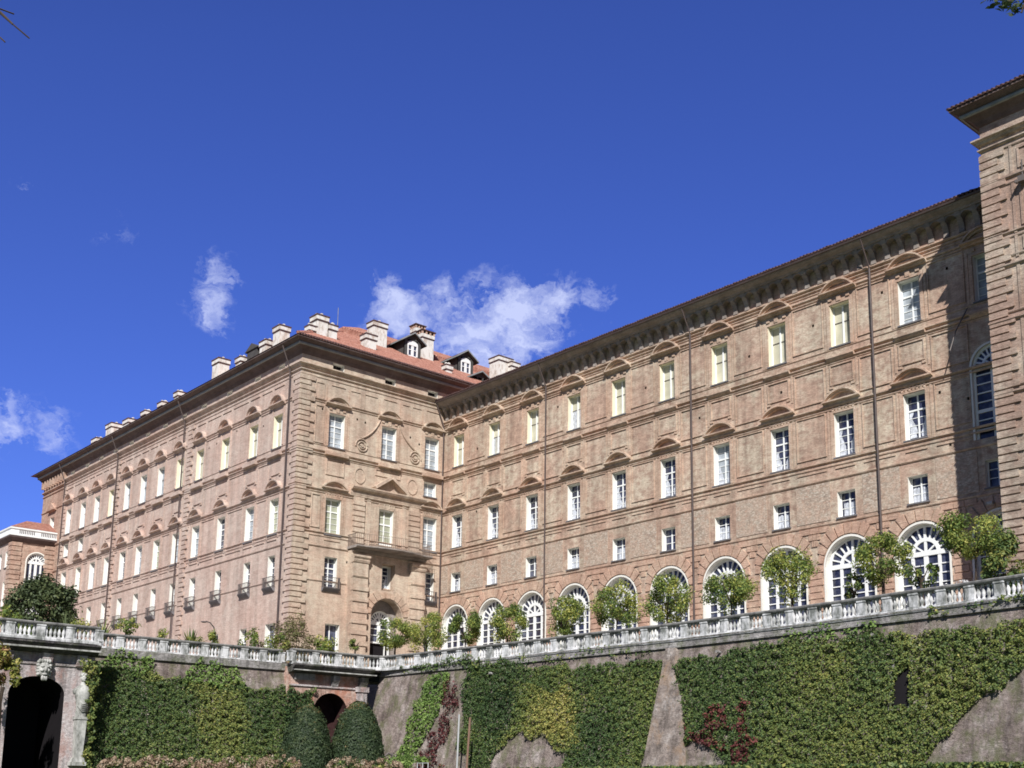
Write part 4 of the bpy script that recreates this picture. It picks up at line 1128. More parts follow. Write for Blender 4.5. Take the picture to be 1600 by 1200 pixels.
mb.face(fr(45.65, 46.6, 3.7, 5.8, .02)); mb.build('slot_opening_shade', M['dark'], rw)  # flush sheet on the wall, the slot's shade is painted in its colour
mb = MB()
for a0, a1, z0, z1 in ((45.55, 45.67, 3.6, 5.9), (46.58, 46.7, 3.6, 5.9), (45.55, 46.7, 5.8, 5.95)):
    P = fr(a0, a1, z0, z1, .1); mb.face(P); Q = fr(a0, a1, z0, z1, 0)
    for i in range(4): mb.face([P[i], Q[i], Q[(i + 1) % 4], P[(i + 1) % 4]])
mb.build('slot_frame', M['band'], rw)
# drain spouts / dark stains: small pipes
for x in (17.0, 28.7, 34.9, 44.5):
    mb = MB(); mb.tube([rwpt(x, 7.2, -.1), rwpt(x, 7.15, .35)], .08, 8); mb.build('drain_spout', M['band'], rw)

# ---- grotto porch in the inner corner
gr = empty('garden_grotto', (4.6, -13.7, .4), 'red brick grotto with dark arched niche and stone corbels behind the yew domes', 'grotto')
FG = facade(5.0, 0, 0, 1); GY0, GY1 = -17.0, -10.9
wall(FG, GY0, GY1, -.5, 8.0, [(-15.05, -12.45, -.4, 5.15, 1.2)], M['porchbrick'], 'wall', gr)
mb = MB(FG); zc, R1 = 5.15, 1.3
for k in range(16):
    a0, a1 = PI * k / 16, PI * (k + 1) / 16
    p0 = (-13.75 - 1.3 * math.cos(a0), zc + 1.2 * math.sin(a0)); p1 = (-13.75 - 1.3 * math.cos(a1), zc + 1.2 * math.sin(a1))
    mb.face([(*p0, 0), (*p0, -1.6), (*p1, -1.6), (*p1, 0)])
for s in (-15.05, -12.45):
    q = [(s, -.4, 0), (s, -.4, -1.6), (s, zc, -1.6), (s, zc, 0)]; mb.face(q if s < -13 else q[::-1])
mb.face([(-15.05, -.4, -1.6), (-12.45, -.4, -1.6), (-12.45, 6.4, -1.6), (-15.05, 6.4, -1.6)])
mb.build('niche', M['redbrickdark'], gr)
mb = MB(FG)
mb.face([(GY0, -.5, 0), (GY0, 8, 0), (GY0, 8, -2), (GY0, -.5, -2)][::-1]); mb.build('side_wall', M['porchbrick'], gr); mb = MB(FG); mb.face([(GY1, -.5, 0), (GY1, 8, 0), (GY1, 8, -2), (GY1, -.5, -2)])
mb.build('side_wall', M['porchbrick'], gr)
mb = MB(FG)
mb.prof([(-.02, 7.55), (.45, 7.6), (.55, 7.72), (.55, 7.84), (.75, 7.9), (.85, 8.02), (.85, 8.12), (-.3, 8.14)], GY0 - .1, GY1 + .1, 0, 0); mb.build('cornice', M['darkstone'], gr)
mb = MB(FG); mb.box(GY0, GY1 + .3, 7.68, 7.75, .5, .77); mb.build('cornice_fillet', M['whitestone'], gr)
for s, w in ((-15.9, 1.5), (-13.55, .5), (-11.3, .6)):
    mb = MB(FG)
    mb.prof([(0, 6.75), (.12, 6.8), (.2, 7.0), (.35, 7.2), (.38, 7.54), (0, 7.55)] if w < 1 else [(0, 7.1), (.15, 7.12), (.18, 7.54), (0, 7.55)], s - w / 2, s + w / 2)
    mb.build('corbel', M['band'], gr)
mb = MB(FG); mb.prof([(0, 6.65), (.1, 6.7), (.1, 6.8), (0, 6.82)], GY0, GY1); mb.build('string_course', M['bastion'], gr)
mb = MB(FG); mb.box(-11.75, -10.95, -.5, 6.6, -.01, .16); mb.box(-11.85, -10.85, 6.55, 6.9, 0, .24); mb.build('pilaster', M['bastion'], gr)

# ---- bastion at the left edge
ba = empty('garden_bastion', (5.6, -34.5, .4), 'pale plastered bastion with black arched opening, mask keystone and heavy cornice at the left edge', 'bastion')
FBq = facade(6.0, 0, 0, 1); BY0, BY1 = -44.0, -30.35
wall(FBq, BY0, BY1, -.5, 8.0, [(-35.0, -31.95, -.4, 5.1, 1.0)], M['bastion'], 'wall', ba)
mb = MB(FBq)
for k in range(16):
    a0, a1 = PI * k / 16, PI * (k + 1) / 16
    c = -33.475; p0 = (c - 1.525 * math.cos(a0), 5.1 + 1.0 * math.sin(a0)); p1 = (c - 1.525 * math.cos(a1), 5.1 + 1.0 * math.sin(a1))
    mb.face([(*p0, 0), (*p0, -4), (*p1, -4), (*p1, 0)])
for s in (-35.0, -31.95):
    q = [(s, -.4, 0), (s, -.4, -4), (s, 5.1, -4), (s, 5.1, 0)]; mb.face(q if s < -33 else q[::-1])
mb.face([(-35, -.4, -4), (-31.95, -.4, -4), (-31.95, 6.2, -4), (-35, 6.2, -4)])
mb.build('vault', M['dark'], ba)  # vault faces coloured near-black for the shade within
mb = MB(FBq); mb.face([(BY1, -.5, 0), (BY1, 8, 0), (BY1, 8, -3), (BY1, -.5, -3)]); mb.build('side_wall', M['bastion'], ba)
mb = MB(FBq); mb.prof([(-.02, 7.42), (.4, 7.46), (.5, 7.6), (.5, 7.7), (.72, 7.78), (.85, 7.92), (.85, 8.02), (-.3, 8.05)], BY0, BY1, 0, 0); mb.build('cornice', M['darkstone'], ba)
mb = MB(FBq); mb.box(BY0, BY1 + .03, 7.62, 7.71, .46, .77); mb.build('cornice_fillet', M['whitestone'], ba)
mb = MB(FBq); mb.prof([(0, 6.72), (.08, 6.76), (.12, 6.9), (0, 6.94)], BY0, BY1); mb.build('string_course', M['bastion'], ba)
for s in (-35.3, -33.15, -31.2):
    mb = MB(FBq); mb.prof([(0, 6.75), (.2, 6.8), (.36, 7.1), (.38, 7.41), (0, 7.42)], s - .28, s + .28); mb.build('corbel', M['bastion'], ba)

def blob(mb, c, r, n=14, m=9, f=None):
    rows = []
    for i in range(m + 1):
        th = PI * i / m; row = []
        for j in range(n):
            ph = 2 * PI * j / n
            d = Vector((math.sin(th) * math.cos(ph), math.sin(th) * math.sin(ph), math.cos(th)))
            k = f(d) if f else 1
            row.append(mb.p(c[0] + d.x * r[0] * k, c[1] + d.y * r[1] * k, c[2] + d.z * r[2] * k))
        rows.append(row)
    for a, b in zip(rows, rows[1:]):
        for j in range(n): mb.f.append([a[j], b[j], b[(j + 1) % n], a[(j + 1) % n]]); mb.mi.append(0)
# grotesque mask keystone (faces +x)
mb = MB(); mx, my, mz = 6.25, -33.3, 6.45
blob(mb, (mx, my, mz), (.34, .36, .52), 16, 12, lambda d: 1 - .12 * max(0, -d.z))
for s in (-1, 1):
    blob(mb, (mx + .27, my + s * .15, mz + .17), (.10, .12, .06), 8, 6); blob(mb, (mx + .26, my + s * .17, mz - .05), (.12, .11, .10), 8, 6)
    for k in range(5): blob(mb, (mx + .05, my + s * (.3 + .03 * (k % 2)), mz + .42 - .17 * k), (.14, .12, .11), 8, 6)
blob(mb, (mx + .34, my, mz + .02), (.12, .075, .16), 8, 6); blob(mb, (mx + .26, my, mz - .27), (.12, .15, .06), 8, 6)
for k in range(5): blob(mb, (mx + .1, my - .26 + .13 * k, mz + .48), (.17, .1, .13), 8, 6)
for k in range(3): blob(mb, (mx + .2, my - .1 + .1 * k, mz - .48), (.12, .08, .16), 8, 6)
mb.build('mask', M['whitestone'], ba, True)
# herm statue: bust on a tapering shaft against the pier (a carved figure without arms)
he = empty('herm_statue', (6.35, -31.05, 1.3), 'white stone herm with draped bust on a tapering pedestal beside the black arch', 'statue')
hx, hy = 6.35, -31.05
mb = MB()
mb.cbox(hx, hy, 1.15, 1.35, .78, .78); mb.cbox(hx, hy, 1.35, 1.6, .66, .66, 0, .85)
mb.cbox(hx, hy, 1.6, 3.75, .40, .42, 0, 1.35); mb.cbox(hx, hy, 3.75, 3.9, .62, .66)
mb.build('pedestal', M['whitestone'], he)
mb = MB()
tor = [(.26, 3.88), (.30, 4.05), (.27, 4.3), (.29, 4.6), (.35, 4.95), (.40, 5.25), (.39, 5.45), (.30, 5.62), (.15, 5.72), (.115, 5.82), (.12, 5.9)]
n = 16; rows = []
for r, z in tor: rows.append([mb.p(hx + r * .72 * math.cos(2 * PI * j / n) + (.06 if 4.8 < z < 5.5 else 0), hy + r * 1.12 * math.sin(2 * PI * j / n), z) for j in range(n)])
for a, b in zip(rows, rows[1:]):
    for j in range(n): mb.f.append([a[j], a[(j + 1) % n], b[(j + 1) % n], b[j]]); mb.mi.append(0)
for s in (-1, 1): blob(mb, (hx, hy + s * .42, 5.34), (.17, .14, .2), 10, 8)
for k in range(5):     # drapery folds
    mb.tube([(hx + .17, hy - .34, 5.0 - .1 * k), (hx + .27, hy - .05, 4.6 - .1 * k), (hx + .19, hy + .30, 4.72 - .12 * k)], [.03, .045, .03], 6)
blob(mb, (hx + .02, hy, 6.12), (.19, .165, .25), 14, 12, lambda d: 1 - .10 * max(0, -d.z))
blob(mb, (hx + .2, hy, 6.08), (.06, .035, .075), 8, 6); blob(mb, (hx + .17, hy, 5.97), (.05, .06, .025), 8, 6)
for s in (-1, 1): blob(mb, (hx + .16, hy + s * .065, 6.15), (.05, .04, .025), 8, 6); blob(mb, (hx, hy + s * .165, 6.1), (.05, .03, .07), 8, 6)
mb.build('bust', M['whitestone'], he, True)
mb = MB()
for k in range(14):
    a = 2 * PI * k / 14; blob(mb, (hx - .02 + .15 * math.cos(a), hy + .15 * math.sin(a), 6.27 + .05 * (k % 2)), (.08, .08, .08), 8, 6)
blob(mb, (hx - .04, hy, 6.33), (.15, .15, .12), 10, 8)
mb.build('hair', M['whitestone'], he, True)

# ---- balustrades
mb = MB(); mb.lathe([(.10, 0), (.10, .05), (.062, .07), (.055, .11), (.085, .2), (.098, .28), (.085, .34), (.058, .42), (.048, .52), (.06, .58), (.09, .60), (.09, .66)], n=10)
BAL = mb.mesh('baluster', M['balu'], True)
ZB, ZC = 8.28, 8.94
mb = MB(); mb.cbox(0, 0, -.02, .68, .46, .34); mb.cbox(0, 0, .0, .06, .52, .40); mb.cbox(0, 0, .6, .68, .52, .40); PED = mb.mesh('pedestal', M['balu'])
def balustrade(pts, label, per, spacing, cap=None, base=(5, -20, 8.05), near=None):
    root = empty('balustrade', (pts[0][0], pts[0][1], FLOOR), label, 'balustrade')
    P = [Vector((x, y, 0)) for x, y in pts]
    L = [0]
    for a, b in zip(P, P[1:]): L.append(L[-1] + (b - a).length)
    def at(t):
        for k in range(len(P) - 1):
            if t <= L[k + 1] or k == len(P) - 2:
                d = (P[k + 1] - P[k]).normalized(); return P[k] + d * (t - L[k]), d
    N = max(2, int(L[-1] / .8))
    for name, prof, mat in (('base_course', [(-.22, 8.08), (.22, 8.08), (.22, 8.2), (.19, 8.28), (-.19, 8.28), (-.22, 8.2), (-.22, 8.08)], M['balu']),
                            ('coping', [(-.17, 8.94), (.17, 8.94), (.23, 9.0), (.25, 9.07), (.2, 9.12), (-.2, 9.12), (-.25, 9.07), (-.23, 9.0), (-.17, 8.94)], M['coping'])):
        m2 = MB(); rings = []
        for k in range(N + 1):
            q, d = at(L[-1] * k / N); nrm = Vector((d.y, -d.x, 0))
            jit = random.uniform(-.008, .008)
            rings.append([m2.p(*(q + nrm * o + Vector((0, 0, z + jit)))) for o, z in prof])
        for A, B in zip(rings, rings[1:]):
            for j in range(len(prof) - 1): m2.f.append([A[j], B[j], B[j + 1], A[j + 1]]); m2.mi.append(0)
        m2.f.append(rings[0][:-1]); m2.mi.append(0); m2.f.append(rings[-1][:-1][::-1]); m2.mi.append(0)
        m2.build(name, mat, root)
    nb = max(1, round(L[-1] / spacing)); sp = L[-1] / nb; spots = []
    inv = base_of(root)
    for k in range(nb + 1):
        q, d = at(sp * k)
        o = link('pedestal', PED); o.parent = root; o.matrix_parent_inverse = inv; o.location = (q.x, q.y, ZB); o.rotation_euler = (0, 0, math.atan2(d.y, d.x))
        if k < nb:
            for j in range(per):
                t = sp * k + .23 + (sp - .46) * (j + .5) / per; spots.append(at(t)[0])
    return root, spots, inv
def place_bal(root, spots, inv, maxn=100):
    spots = sorted(spots, key=lambda q: (q.x - 75) ** 2 + (q.y + 57) ** 2)
    for q in spots[:maxn]:
        o = link('baluster', BAL); o.parent = root; o.matrix_parent_inverse = inv; o.location = (q.x, q.y, ZB); o.rotation_euler = (random.uniform(-.02, .02), random.uniform(-.02, .02), random.random() * 6)
    rest = spots[maxn:]
    if rest:
        m2 = MB()
        for q in rest: m2.lathe([(.10, ZB), (.10, ZB + .05), (.06, ZB + .07), (.085, ZB + .2), (.098, ZB + .28), (.058, ZB + .42), (.048, ZB + .52), (.09, ZB + .60), (.09, ZB + .66)], q.x, q.y, 8)
        o = m2.build('baluster', M['balu'], root, True); o['kind'] = 'stuff'
place_bal(*balustrade([(x, y + .27) for x, y in RW[1:-1]], 'long weathered stone balustrade on the garden wall below the brick wing', 4, 1.42))
place_bal(*balustrade([(LXT - .28, -29.6), (LXT - .28, -17.2)], 'weathered stone balustrade above the ivy covered wall between bastion and grotto', 4, 1.45))
place_bal(*balustrade([(5.35, -17.15), (5.4, -11.2), (5.9, -10.05), (9.2, -9.58)], 'weathered stone balustrade on the dark cornice of the arched grotto', 5, 1.7))
place_bal(*balustrade([(6.45, -42.0), (6.45, -30.45)], 'white stone balustrade on the dark cornice of the left bastion', 5, 1.75))

# ================================================================== PLANTS
def leaves_mesh(name, C, Nrm, size, tint, mat, aspect=.62, jitter=.8):
    """C (n,3) centres, Nrm (n,3) preferred normals"""
    n = len(C); C = np.asarray(C, float); Nrm = np.asarray(Nrm, float)
    Nn = Nrm + rng.normal(0, jitter, (n, 3)); Nn /= np.linalg.norm(Nn, axis=1)[:, None] + 1e-9
    t = rng.normal(0, 1, (n, 3)); t[:, 2] -= .6
    t -= (t * Nn).sum(1)[:, None] * Nn; t /= np.linalg.norm(t, axis=1)[:, None] + 1e-9
    b = np.cross(Nn, t); s = (np.asarray(size) * rng.uniform(.7, 1.3, n))[:, None]
    v = np.empty((n, 4, 3)); fold = Nn * s * .12
    v[:, 0] = C - t * s * .5; v[:, 1] = C + b * s * aspect * .5 + fold; v[:, 2] = C + t * s * .5; v[:, 3] = C - b * s * aspect * .5 + fold
    me = bpy.data.meshes.new(name)
    me.vertices.add(n * 4); me.vertices.foreach_set('co', v.ravel())
    me.loops.add(n * 4); me.loops.foreach_set('vertex_index', np.arange(n * 4, dtype=np.int32))
    me.polygons.add(n); me.polygons.foreach_set('loop_start', np.arange(n, dtype=np.int32) * 4)
    me.update(calc_edges=True)
    a = me.attributes.new('tint', 'FLOAT', 'FACE'); a.data.foreach_set('value', np.clip(tint, 0, 1).astype(np.float32))
    me.materials.append(mat); return me
def inpoly(x, y, P):
    c = np.zeros(len(x), bool); n = len(P); j = n - 1
    for i in range(n):
        xi, yi = P[i]; xj, yj = P[j]
        m = ((yi > y) != (yj > y)) & (x < (xj - xi) * (y - yi) / (yj - yi + 1e-12) + xi); c ^= m; j = i
    return c
def wall_leaves(fn, nrm, poly, dens, size, mat, name, tintf, holes=(), thick=.34, edge=.35, gap=.0):
    P = np.array(poly); lo, hi = P.min(0) - edge, P.max(0) + edge
    n = int((hi[0] - lo[0]) * (hi[1] - lo[1]) * dens)
    u = rng.uniform(lo[0], hi[0], n); z = rng.uniform(lo[1], hi[1], n)
    wob = np.array([[noise.noise((a * .9, b * .9, 3.1)), noise.noise((a * .9, b * .9, 8.7))] for a, b in zip(u, z)]) * edge * 1.6
    m = inpoly(u + wob[:, 0], z + wob[:, 1], poly)
    for h in holes: m &= ~inpoly(u + wob[:, 0] * .8, z + wob[:, 1] * .8, h)
    if gap:
        gg = np.array([noise.noise((a * 1.3, b * 1.3, 21.0)) for a, b in zip(u, z)]); m &= gg < gap
    u, z = u[m], z[m]; C = []; T = []
    for a, b in zip(u, z):
        cl = .5 + .5 * noise.noise((a * 1.5, b * 1.5, 1.0)); cl2 = .5 + .5 * noise.noise((a * 3.6, b * 3.6, 5.0))
        th = .03 + thick * 1.5 * max(0, .25 * cl + 1.15 * (cl2 - .28))
        d = th * random.random() ** .5
        C.append(fn(a, b, d)); T.append(tintf(a + random.gauss(0, .45) + 1.7 * noise.noise((a * .55, b * .55, 33)) + .4 * noise.noise((a * 2, b * 2, 3)), b + .9 * noise.noise((a * .55, b * .55, 41))) + random.gauss(0, .12))
    me = leaves_mesh(name, np.array(C), np.tile(np.array(nrm), (len(C), 1)), size, np.array(T), mat, .8, .7)
    return link(name, me)
nz2 = lambda a, b, s, o: noise.noise((a * s, b * s, o))
NR = (0, -.8, .6); NL = (.8, 0, .6)
# mid section of the right wall
o = wall_leaves(rwpt, NR, [(17.4, 8.0), (20.4, 7.3), (24.4, 7.2), (27.6, 7.25), (31.15, 7.1), (31.1, 4.6), (30.8, 2.9), (30.75, .4), (25.2, .4), (24.6, 2.0), (23.4, 2.7), (22.4, 3.2), (21.0, 3.35), (19.6, 3.1), (18.8, 2.2), (18.0, .4), (16.5, .4), (15.3, 3.0), (15.0, 4.6), (14.4, 6.6), (14.3, 8.0)], 600, .105, M['ivy'], 'ivy',
    lambda a, b: .36 + .30 * nz2(a, b, .28, 2) + (.28 if 19 < a < 24.5 and b < 6 else 0) - (.12 if a < 19 else 0))
tag(o, 'dense ivy with yellowing middle on the sloping wall, left of the bare stone buttress', 'ivy')
o = wall_leaves(rwpt, NR, [(31.5, 7.05), (35.2, 7.15), (37.7, 7.3), (41.6, 7.3), (45.1, 7.1), (47.1, 7.2), (49.0, 7.0), (52, 7.15), (54, 7.1), (54, 6.2), (52, 5.2), (50.8, 4.3), (49.6, 3.4), (48.4, 2.2), (47.6, 1.2), (47.4, .4), (37, .4), (35.6, 1.8), (34.3, 2.4), (33.2, 2.2), (32.8, 4.0), (32.2, 5.2), (31.55, 5.7)], 620, .10, M['ivy'], 'ivy',
    lambda a, b: .39 + .22 * nz2(a, b, .35, 12) + (.09 if a > 38.3 else -.07), holes=[[(45.7, 3.6), (46.55, 3.6), (46.55, 5.5), (45.7, 5.5)]])
tag(o, 'dense green and golden ivy around the dark slot opening, right of the bare stone buttress', 'ivy')
o = wall_leaves(lwpt, NL, [(-30.2, 6.8), (-29.0, 6.85), (-27.4, 6.75), (-26.4, 6.8), (-23.6, 6.6), (-22.3, 6.7), (-18.3, 6.5), (-15.6, 6.4), (-15.6, .4), (-30.4, .4)], 560, .11, M['ivy'], 'ivy',
    lambda a, b: .33 + .20 * nz2(a, b, .3, 4) + (.24 if -23.2 < a < -20 and b < 6.3 else 0) + (.2 if b > 6.7 else 0))
tag(o, 'dark green ivy covering the short wall between the white bastion and the grotto', 'ivy')
o = wall_leaves(lambda a, b, d: (5.0 + d, a, b), (.9, 0, .3), [(-17.1, 6.5), (-14.9, 6.6), (-15.0, 5.0), (-15.1, .4), (-17.1, .4)], 270, .15, M['ivy'], 'ivy', lambda a, b: .2 + .2 * nz2(a, b, .5, 4))
tag(o, 'dark ivy spilling over the left side of the brick grotto', 'ivy')
o = wall_leaves(rwpt, NR, [(11.3, 7.5), (13.0, 7.2), (13.0, 6.2), (12.4, 4.6), (11.6, 3.0), (10.9, 1.2), (10.7, .4), (9.0, .4), (9.4, 3.0), (9.9, 5.4), (10.4, 6.6)], 240, .14, M['lightleaf'], 'creeper', lambda a, b: .45 + .4 * nz2(a, b, .7, 9))
tag(o, 'pale green creeper hanging down the bare wall to the right of the clipped yews', 'creeper')
o = wall_leaves(rwpt, NR, [(12.9, 6.9), (13.8, 6.8), (14.4, 5.2), (14.0, 4.4), (13.2, 1.6), (12.9, .4), (11.3, .4), (11.8, 3.2), (13.0, 4.6), (12.6, 5.6)], 150, .14, M['redleaf'], 'creeper', lambda a, b: .3 + .35 * nz2(a, b, .8, 6), gap=.14)
tag(o, 'thin dark purple creeper beside the pale green creeper on the wall', 'creeper')
o = wall_leaves(rwpt, NR, [(33.1, 3.3), (34.2, 2.7), (34.6, 3.4), (34.9, 4.4), (35.9, 4.2), (36.0, 3.2), (36.7, 3.4), (36.9, 4.7), (37.5, 4.7), (37.4, 3.2), (38.3, 2.6), (38.3, .9), (36.8, .8), (36.2, 2.2), (34.9, 1.9), (33.4, 2.5)], 260, .14, M['redleaf'], 'creeper', lambda a, b: .5 + .4 * nz2(a, b, 1.1, 6), thick=.5, gap=.12)
tag(o, 'crimson autumn creeper spreading over the ivy low on the wall', 'creeper')
# loose weeds along the ledges
for poly, lab, dens in (([(39.0, 7.3), (45.0, 7.2), (45.0, 7.5), (43.6, 8.05), (42.6, 7.55), (41.5, 8.0), (40.6, 7.6), (39.6, 7.95)], 'fresh green weeds growing above the ivy near the slot opening', 60),
                        ([(47.6, 7.8), (53.5, 7.8), (53.5, 8.35), (50.6, 8.3), (49.0, 8.15), (47.6, 8.2)], 'low weeds on the wall ledge at the right end of the long balustrade', 70),
                        ([(7.0, 7.9), (12, 7.8), (17.5, 7.7), (17.5, 8.3), (14, 8.35), (10.5, 8.3), (8.2, 8.1), (7.0, 8.2)], 'green weeds trailing from the ledge above the pale creeper', 80),
                        ([(19, 7.55), (30, 7.5), (30, 7.75), (26, 8.1), (22, 7.9), (19.2, 8.2)], 'sparse weeds on the ledge above the yellowing ivy', 26)):
    o = wall_leaves(rwpt, NR, poly, dens * 2, .14, M['lightleaf'] if 'fresh' in lab else M['ivy'], 'weeds', lambda a, b: .35 + .5 * nz2(a, b, .8, 15), thick=.4, gap=.2 if dens < 75 else .35)
    tag(o, lab, 'weeds', kind='stuff')
for poly, lab in (([(-29.6, 6.6), (-26.3, 6.6), (-26.4, 8.0), (-27.6, 7.9), (-28.8, 8.1)], 'bright weeds on the wall top next to the bastion'), ([(-24.2, 6.4), (-20.0, 6.4), (-20.4, 7.7), (-21.4, 7.35), (-22.0, 7.9), (-22.8, 7.3), (-23.4, 7.8)], 'bright weeds above the yellow patch of ivy')):
    o = wall_leaves(lwpt, NL, poly, 190, .14, M['lightleaf'], 'weeds', lambda a, b: .45 + .5 * nz2(a, b, .8, 15), thick=.4)
    tag(o, lab, 'weeds', kind='stuff')
o = wall_leaves(lambda a, b, d: (6.05 + d, a, b), (.9, 0, .3), [(-31.1, 7.2), (-30.3, 7.2), (-30.3, .8), (-30.75, .8), (-30.75, 4.0), (-31.0, 4.6), (-30.9, 5.6), (-31.25, 6.4)], 380, .14, M['ivy'], 'ivy', lambda a, b: .5 + .4 * nz2(a, b, .8, 4), thick=.95)
tag(o, 'bright ivy tumbling down the bastion corner over the right side of the white herm', 'ivy')

def crown(center, rad, nleaf, size, mat, nclump, name='crown', spread=.36, tbase=.45, flat=.0, shell=.5, cl=(.26, .42)):
    c = np.array(center); r = np.array(rad); cs = []
    for k in range(nclump):
        d = rng.normal(0, 1, 3); d /= np.linalg.norm(d); q = rng.uniform(.45, 1.0) ** .6
        cs.append((d * q * (1 - cl[0] * .5), rng.uniform(cl[0] * .8, cl[1]), rng.uniform(-.22, .22)))
    C = []; Nn = []; T = []
    for k in range(nleaf):
        d0, rr, tt = cs[k % nclump]
        d = rng.normal(0, 1, 3); d /= np.linalg.norm(d); q = rng.uniform(shell, 1.0)
        p = d0 + d * rr * q
        C.append(c + p * r); Nn.append(d + np.array((0, 0, .5))); T.append(tbase + tt + rng.normal(0, .18))
    return leaves_mesh(name, np.array(C), np.array(Nn), size, np.array(T), mat, .55, .6)
def tree(x, y, zc, w, h, label, group, mat, nleaf=1500, size=.2, nclump=20, name='orange_tree', cat='tree', tb=.45, dens=1.0):
    root = empty(name, (x, y, FLOOR), label, cat, group)
    zb = zc - h * .32
    mb = MB(); top = Vector((x + random.uniform(-.1, .1), y + random.uniform(-.1, .1), zb))
    mb.tube([(x, y, FLOOR), (x + random.uniform(-.06, .06), y, (FLOOR + zb) / 2), top], [.10, .075, .06], 7)
    for k in range(5):
        a = 2 * PI * k / 5 + random.random(); r = w * .3
        mb.tube([top, top + Vector((math.cos(a) * r * .5, math.sin(a) * r * .5, h * .25)), top + Vector((math.cos(a) * r, math.sin(a) * r, h * random.uniform(.35, .6)))], [.05, .03, .015], 5)
    mb.build('trunk', M['bark'], root)
    me = crown((x, y, zc), (w / 2, w / 2, h / 2), int(nleaf * dens), size, mat, nclump, tbase=tb)
    link('crown', me, root)
    return root
GRP = 'citrus trees behind the balustrade'
labs = ['bushy citrus tree standing right of the portal door', 'broad citrus tree at the inner corner where block and wing meet', 'citrus tree in front of the leftmost arched door of the wing',
        'citrus tree between the second and third arched doors from the corner', 'citrus tree left of the fourth arched door, behind the balustrade', 'citrus tree covering the left half of the fifth arched door', 'full citrus tree covering the sixth arched door', 'citrus tree over the right half of the seventh arched door',
        'large round citrus tree hiding most of the eighth arched door', 'tall citrus tree between the two rightmost sunlit arched doors', 'largest citrus tree, on thin dark trunk against the tower shadow']
for (x, z, w, h), lab in zip([(3.23, 11.3, 2.9, 2.5), (6.7, 11.1, 2.9, 3.0), (11.35, 10.9, 2.4, 2.8), (15.6, 10.75, 2.35, 2.5), (21.2, 10.75, 2.5, 2.7), (25.6, 10.9, 2.9, 2.6), (30.1, 10.75, 2.9, 2.7), (34.7, 10.8, 2.9, 2.6), (38.6, 11.1, 3.0, 2.9), (44.1, 11.15, 3.0, 2.7), (48.95, 11.5, 3.1, 2.4)], labs):
    tree(x, -7.2 + random.uniform(-.3, .3), z - .05, w * random.uniform(1.0, 1.12), h * random.uniform(.98, 1.12), lab, GRP, M['orange'], random.randint(5400, 6600), .13, random.randint(24, 34), tb=random.uniform(.44, .58))
tree(42.6, -7.6, 9.9, 1.5, 1.3, 'small dark potted citrus left of the tall tree between two arched doors', GRP, M['ivy'], 600, .15, 10, tb=.35)
tree(46.4, -7.6, 10.1, 1.6, 1.7, 'small potted citrus in front of the rightmost sunlit arched door', GRP, M['orange'], 600, .16, 10, tb=.3)
def shrub(x, y, z0, w, h, label, mat, n, size, name='shrub', cat='shrub', tb=.4, nclump=16, group=None, d=None):
    root = empty(name, (x, y, z0), label, cat, group)
    mb = MB()
    for k in range(4):
        a = k * 1.6; mb.tube([(x + .05 * math.cos(a), y + .05 * math.sin(a), z0), (x + w * .2 * math.cos(a), y + w * .2 * math.sin(a), z0 + h * .6)], [.04, .015], 5)
    mb.build('stem', M['bark'], root)
    link('foliage', crown((x, y, z0 + h * .52), (w * .58, (d or w) * .58, h * .55), int(n * 2.1), size, mat, nclump, 'foliage', tbase=tb, shell=.4), root)
    return root
shrub(50.4, -7.4, FLOOR, 2.0, 3.0, 'green bush at the foot of the tower, right of the largest citrus tree', M['ivy'], 1300, .18, tb=.42)
shrub(52.2, -7.2, FLOOR, 2.2, 2.4, 'dark bush with red flowers at the right edge beside the tower', M['ivy'], 1200, .18, tb=.3)
link('foliage', crown((48.9, -8.0, 9.15), (1.5, .35, .28), 260, .12, M['flower'], 12)); tag(bpy.context.scene.collection.objects[-1], 'white flowers in a planter behind the balustrade below the largest citrus tree', 'flowers', kind='stuff')
bpy.context.scene.collection.objects[-1].name = 'flowers'
# shrubs along the left terrace (x ~ 3)
tree(3.2, -10.84, 10.1, .95, .95, 'small ball shaped citrus on thin stem left of the portal', GRP, M['orange'], 420, .14, 9, tb=.35)
shrub(2.6, -15.5, FLOOR, 3.0, 3.7, 'big wispy brownish shrub in front of the block corner', M['dryleaf'], 1700, .15, tb=.45, nclump=30)
shrub(3.0, -16.9, FLOOR, 2.0, 2.2, 'yellow green shrub left of the big brownish shrub', M['orange'], 800, .16, tb=.55)
shrub(3.0, -13.6, FLOOR, 2.6, 2.3, 'yellow green shrub right of the big brownish shrub', M['orange'], 900, .16, tb=.55)
shrub(3.2, -19.1, FLOOR, 1.4, 2.3, 'round green shrub left of the white framed window by the balustrade', M['orange'], 600, .15, tb=.35)
shrub(3.2, -18.3, FLOOR, .8, 1.7, 'tiny brown bush beside the round green shrub', M['dryleaf'], 250, .13, tb=.2)
shrub(3.2, -22.0, FLOOR, 1.3, 2.0, 'yellow green shrub under the curved lamp on the left terrace', M['orange'], 500, .15, tb=.6)
